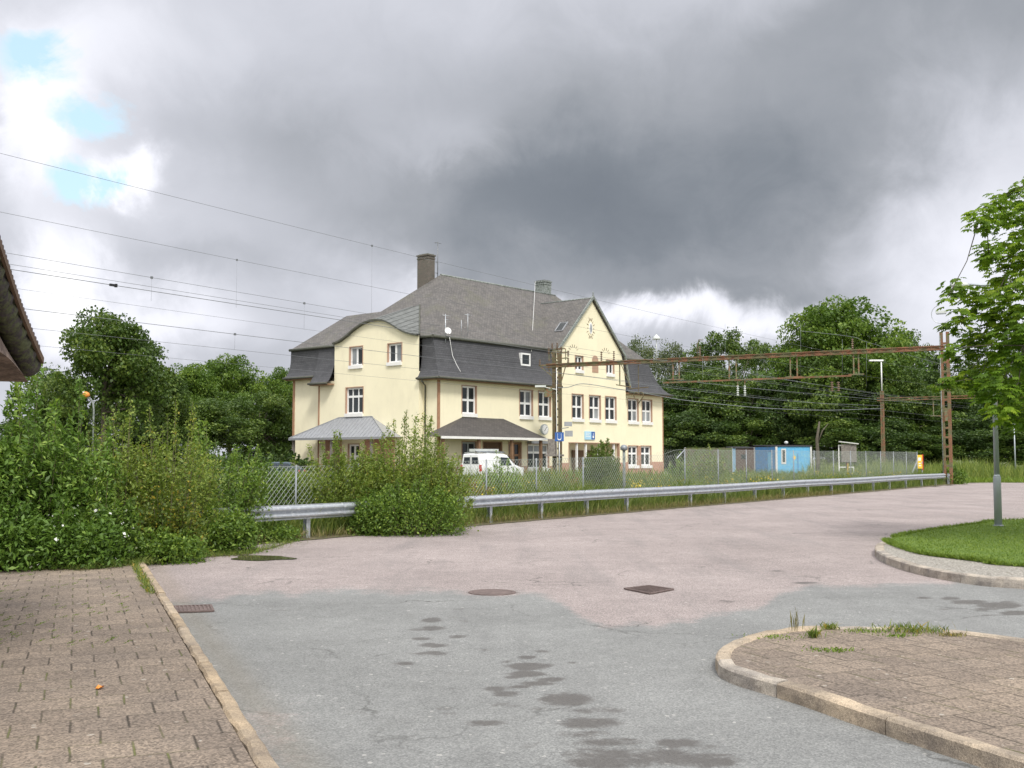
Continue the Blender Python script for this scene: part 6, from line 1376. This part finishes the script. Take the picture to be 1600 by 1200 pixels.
low=[('dark',1052,585,126,120,'dark tree touching the right end of the station house'),('oak',1115,575,124,120,'dark tree between house and hoarding in the front of the wood'),('dark2',1170,572,120,110,'dark tree over the brown hut'),('dark',1228,560,118,120,'dark tree over the left half of the blue hut'),
 ('oak',1290,560,113,130,'green tree in front of the tallest tree above the notice box'),('dark',1350,570,115,130,'dark tree behind the white lamp mast'),('oak',1410,575,112,120,'dark tree between the two rusty columns'),('dark2',1470,590,110,120,'dark tree right behind the right portal column'),
 ('dark',1545,600,110,140,'dark tree above the reeds at the right'),('dark2',1620,600,108,120,'dark tree above the slim post at the right edge'),
 ('dark2',1030,640,122,110,'low dark tree behind the right house corner'),('dark',1095,640,118,130,'low dark tree behind the climbing shoots'),('dark2',1165,648,116,110,'low dark tree directly behind the brown hut'),('dark',1235,640,122,130,'low dark tree directly behind the blue hut'),
 ('dark2',1310,650,108,110,'low dark tree behind the notice box'),('dark',1385,655,107,120,'low dark tree behind the end of the fence'),('dark2',1440,670,106,110,'low dark tree behind the yellow warning sign'),('dark',1510,650,106,130,'low dark tree behind the tall reeds'),('dark2',1580,660,105,120,'low dark tree behind the slim post'),('dark',1650,650,105,130,'low dark tree past the right frame edge')]
for a_ in low: place(*a_,group=GW)
# second, farther rank of the wood that closes the gaps between the trunks
for i,(px,pt) in enumerate(((1040,600),(1110,600),(1180,600),(1250,575),(1320,560),(1390,580),(1460,600),(1530,605),(1600,600),(1670,600))):
    place('dark',px,pt,156+3*(i%2),110,'dim tree in the back rank of the wood, '+['above the house corner','above the hoarding','above the brown hut','above the blue hut','above the notice box','above the white lamp mast','above the right column','left behind the chestnut','at the frame edge','outside the frame edge'][i],group='back rank of the wood')
m=MB(); x=at(1278,741,104); m.tube([(0,0,0),(.05,0,1.5),(.0,.1,3.5),(.25,0,5.2)],[.24,.19,.15,.08],8); m.tube([(.02,.05,3.0),(.5,0,4.3),(1.1,.1,5.0)],[.08,.06,.03],6); o=m.build('tree_trunk',MATS['bark'],None,'pale bare tree trunk standing right of the blue hut','tree trunk'); o.location=(x[0],x[1],0)
# ---------------------------------------------------------------- horse chestnut at the right
TY=22.0; tx=at(1830,600,TY)[0]; ch=empty('chestnut_tree',(tx,TY,LH),0,'horse chestnut with big bright hand-shaped leaves reaching in from the right edge','tree')
blobs=[(1590,330,46),(1556,322,26),(1530,342,22),(1518,333,12),(1545,395,22),(1585,400,42),(1536,412,10),(1560,450,30),(1600,470,50),(1490,448,18),(1478,470,10),(1515,462,24),(1545,480,34),(1500,500,24),(1485,545,14),(1478,510,10),(1520,535,28),(1560,530,46),(1600,540,50),(1500,560,14),(1545,575,26),(1480,598,14),(1460,602,9),(1503,596,16),(1530,600,26),(1560,610,38),(1595,600,44),(1560,640,20),(1590,655,26),(1615,640,40),(1640,400,90),(1650,520,90),(1660,600,80),(1640,345,50),(1700,340,90),(1750,420,150),(1720,560,110),(1800,330,160),(1830,500,160),(1880,600,130),(1930,420,160),(2000,520,120),(1600,290,18),(1650,300,30)]
C=[];Rr=[]
for px,py,r in blobs:
    p=at(px,py,TY+float(rng.normal())*.8*(1+(px-1500)/500)); C.append(p); Rr.append(r*TY/FPX)
C=np.array(C)-np.array([tx,TY,LH]); Rr=np.array(Rr)
NP=[max(5,int(175*(r/.52)**1.9)) if i<30 or i>=42 else int(60*(r/.52)**1.55) for i,r in enumerate(Rr)]
ci=np.repeat(np.arange(len(C)),NP); n=len(ci); dd=unit(rng.normal(size=(n,3))); L0=C[ci]+dd*(Rr[ci]*(.35+.7*rng.uniform(0,1,n)))[:,None]*np.array([1,1.5,1])
V=[];T=[]
hd=unit(np.stack([dd[:,0]+rng.normal(size=n)*.4-.25,dd[:,1]+rng.normal(size=n)*.4-.2,-.35+.25*rng.normal(size=n)],1))  # direction of the middle leaflet
sd_=unit(np.cross(hd,np.array([0,0,1.]))); nn=np.cross(sd_,hd); nn[nn[:,2]<0]*=-1
lt=.4*rng.uniform(0,1,len(C))[ci]+.5*rng.uniform(0,1,n); sz=rng.uniform(.085,.16,n)
for ang,k in ((-105,.62),(-68,.8),(-33,.95),(0,1.0),(33,.95),(68,.8),(105,.62)):
    a_=R(ang); d=unit(hd*math.cos(a_)+sd_*math.sin(a_)+np.array([0,0,-.25])); s_=unit(np.cross(nn,d)); l=(sz*k)[:,None]; w=l*.22
    b=L0; b2=L0+d*l*.62+nn*l*.06; tp=L0+d*l+np.array([0,0,-1.])*l*.12
    V.append(np.stack([b,b2-s_*w,tp,b2+s_*w],1)); T.append(lt+.06*rng.normal(size=n))
quads_obj('crown',np.concatenate(V),MATS['lf_chest'],ch,np.concatenate(T).clip(0,.99))
m=MB(); m.tube([(0,0,-.2),(.02,0,.8),(.0,.05,2.2),(-.1,0,3.6),(.1,.1,5.5),(.0,.1,7.5)],[.34,.26,.24,.2,.13,.05],12); m.build('trunk',MATS['bark'],ch)
m=MB()
for i in range(len(C)):
    nb_=[j for j in range(len(C)) if C[j][0]>C[i][0]+.45]
    if nb_: j=min(nb_,key=lambda j:np.linalg.norm((C[j]-C[i])*[1,1.5,1])); s_=C[j]; w_=.012
    else: s_=np.array([0,.03,min(max(C[i][2]*.75,1.8),5.5)]); w_=.06
    md=s_*.5+C[i]*.5+rng.normal(size=3)*.08; m.tube([s_,md,C[i]],[w_,w_*.7,.006],5)
m.build('branch',MATS['bark'],ch)
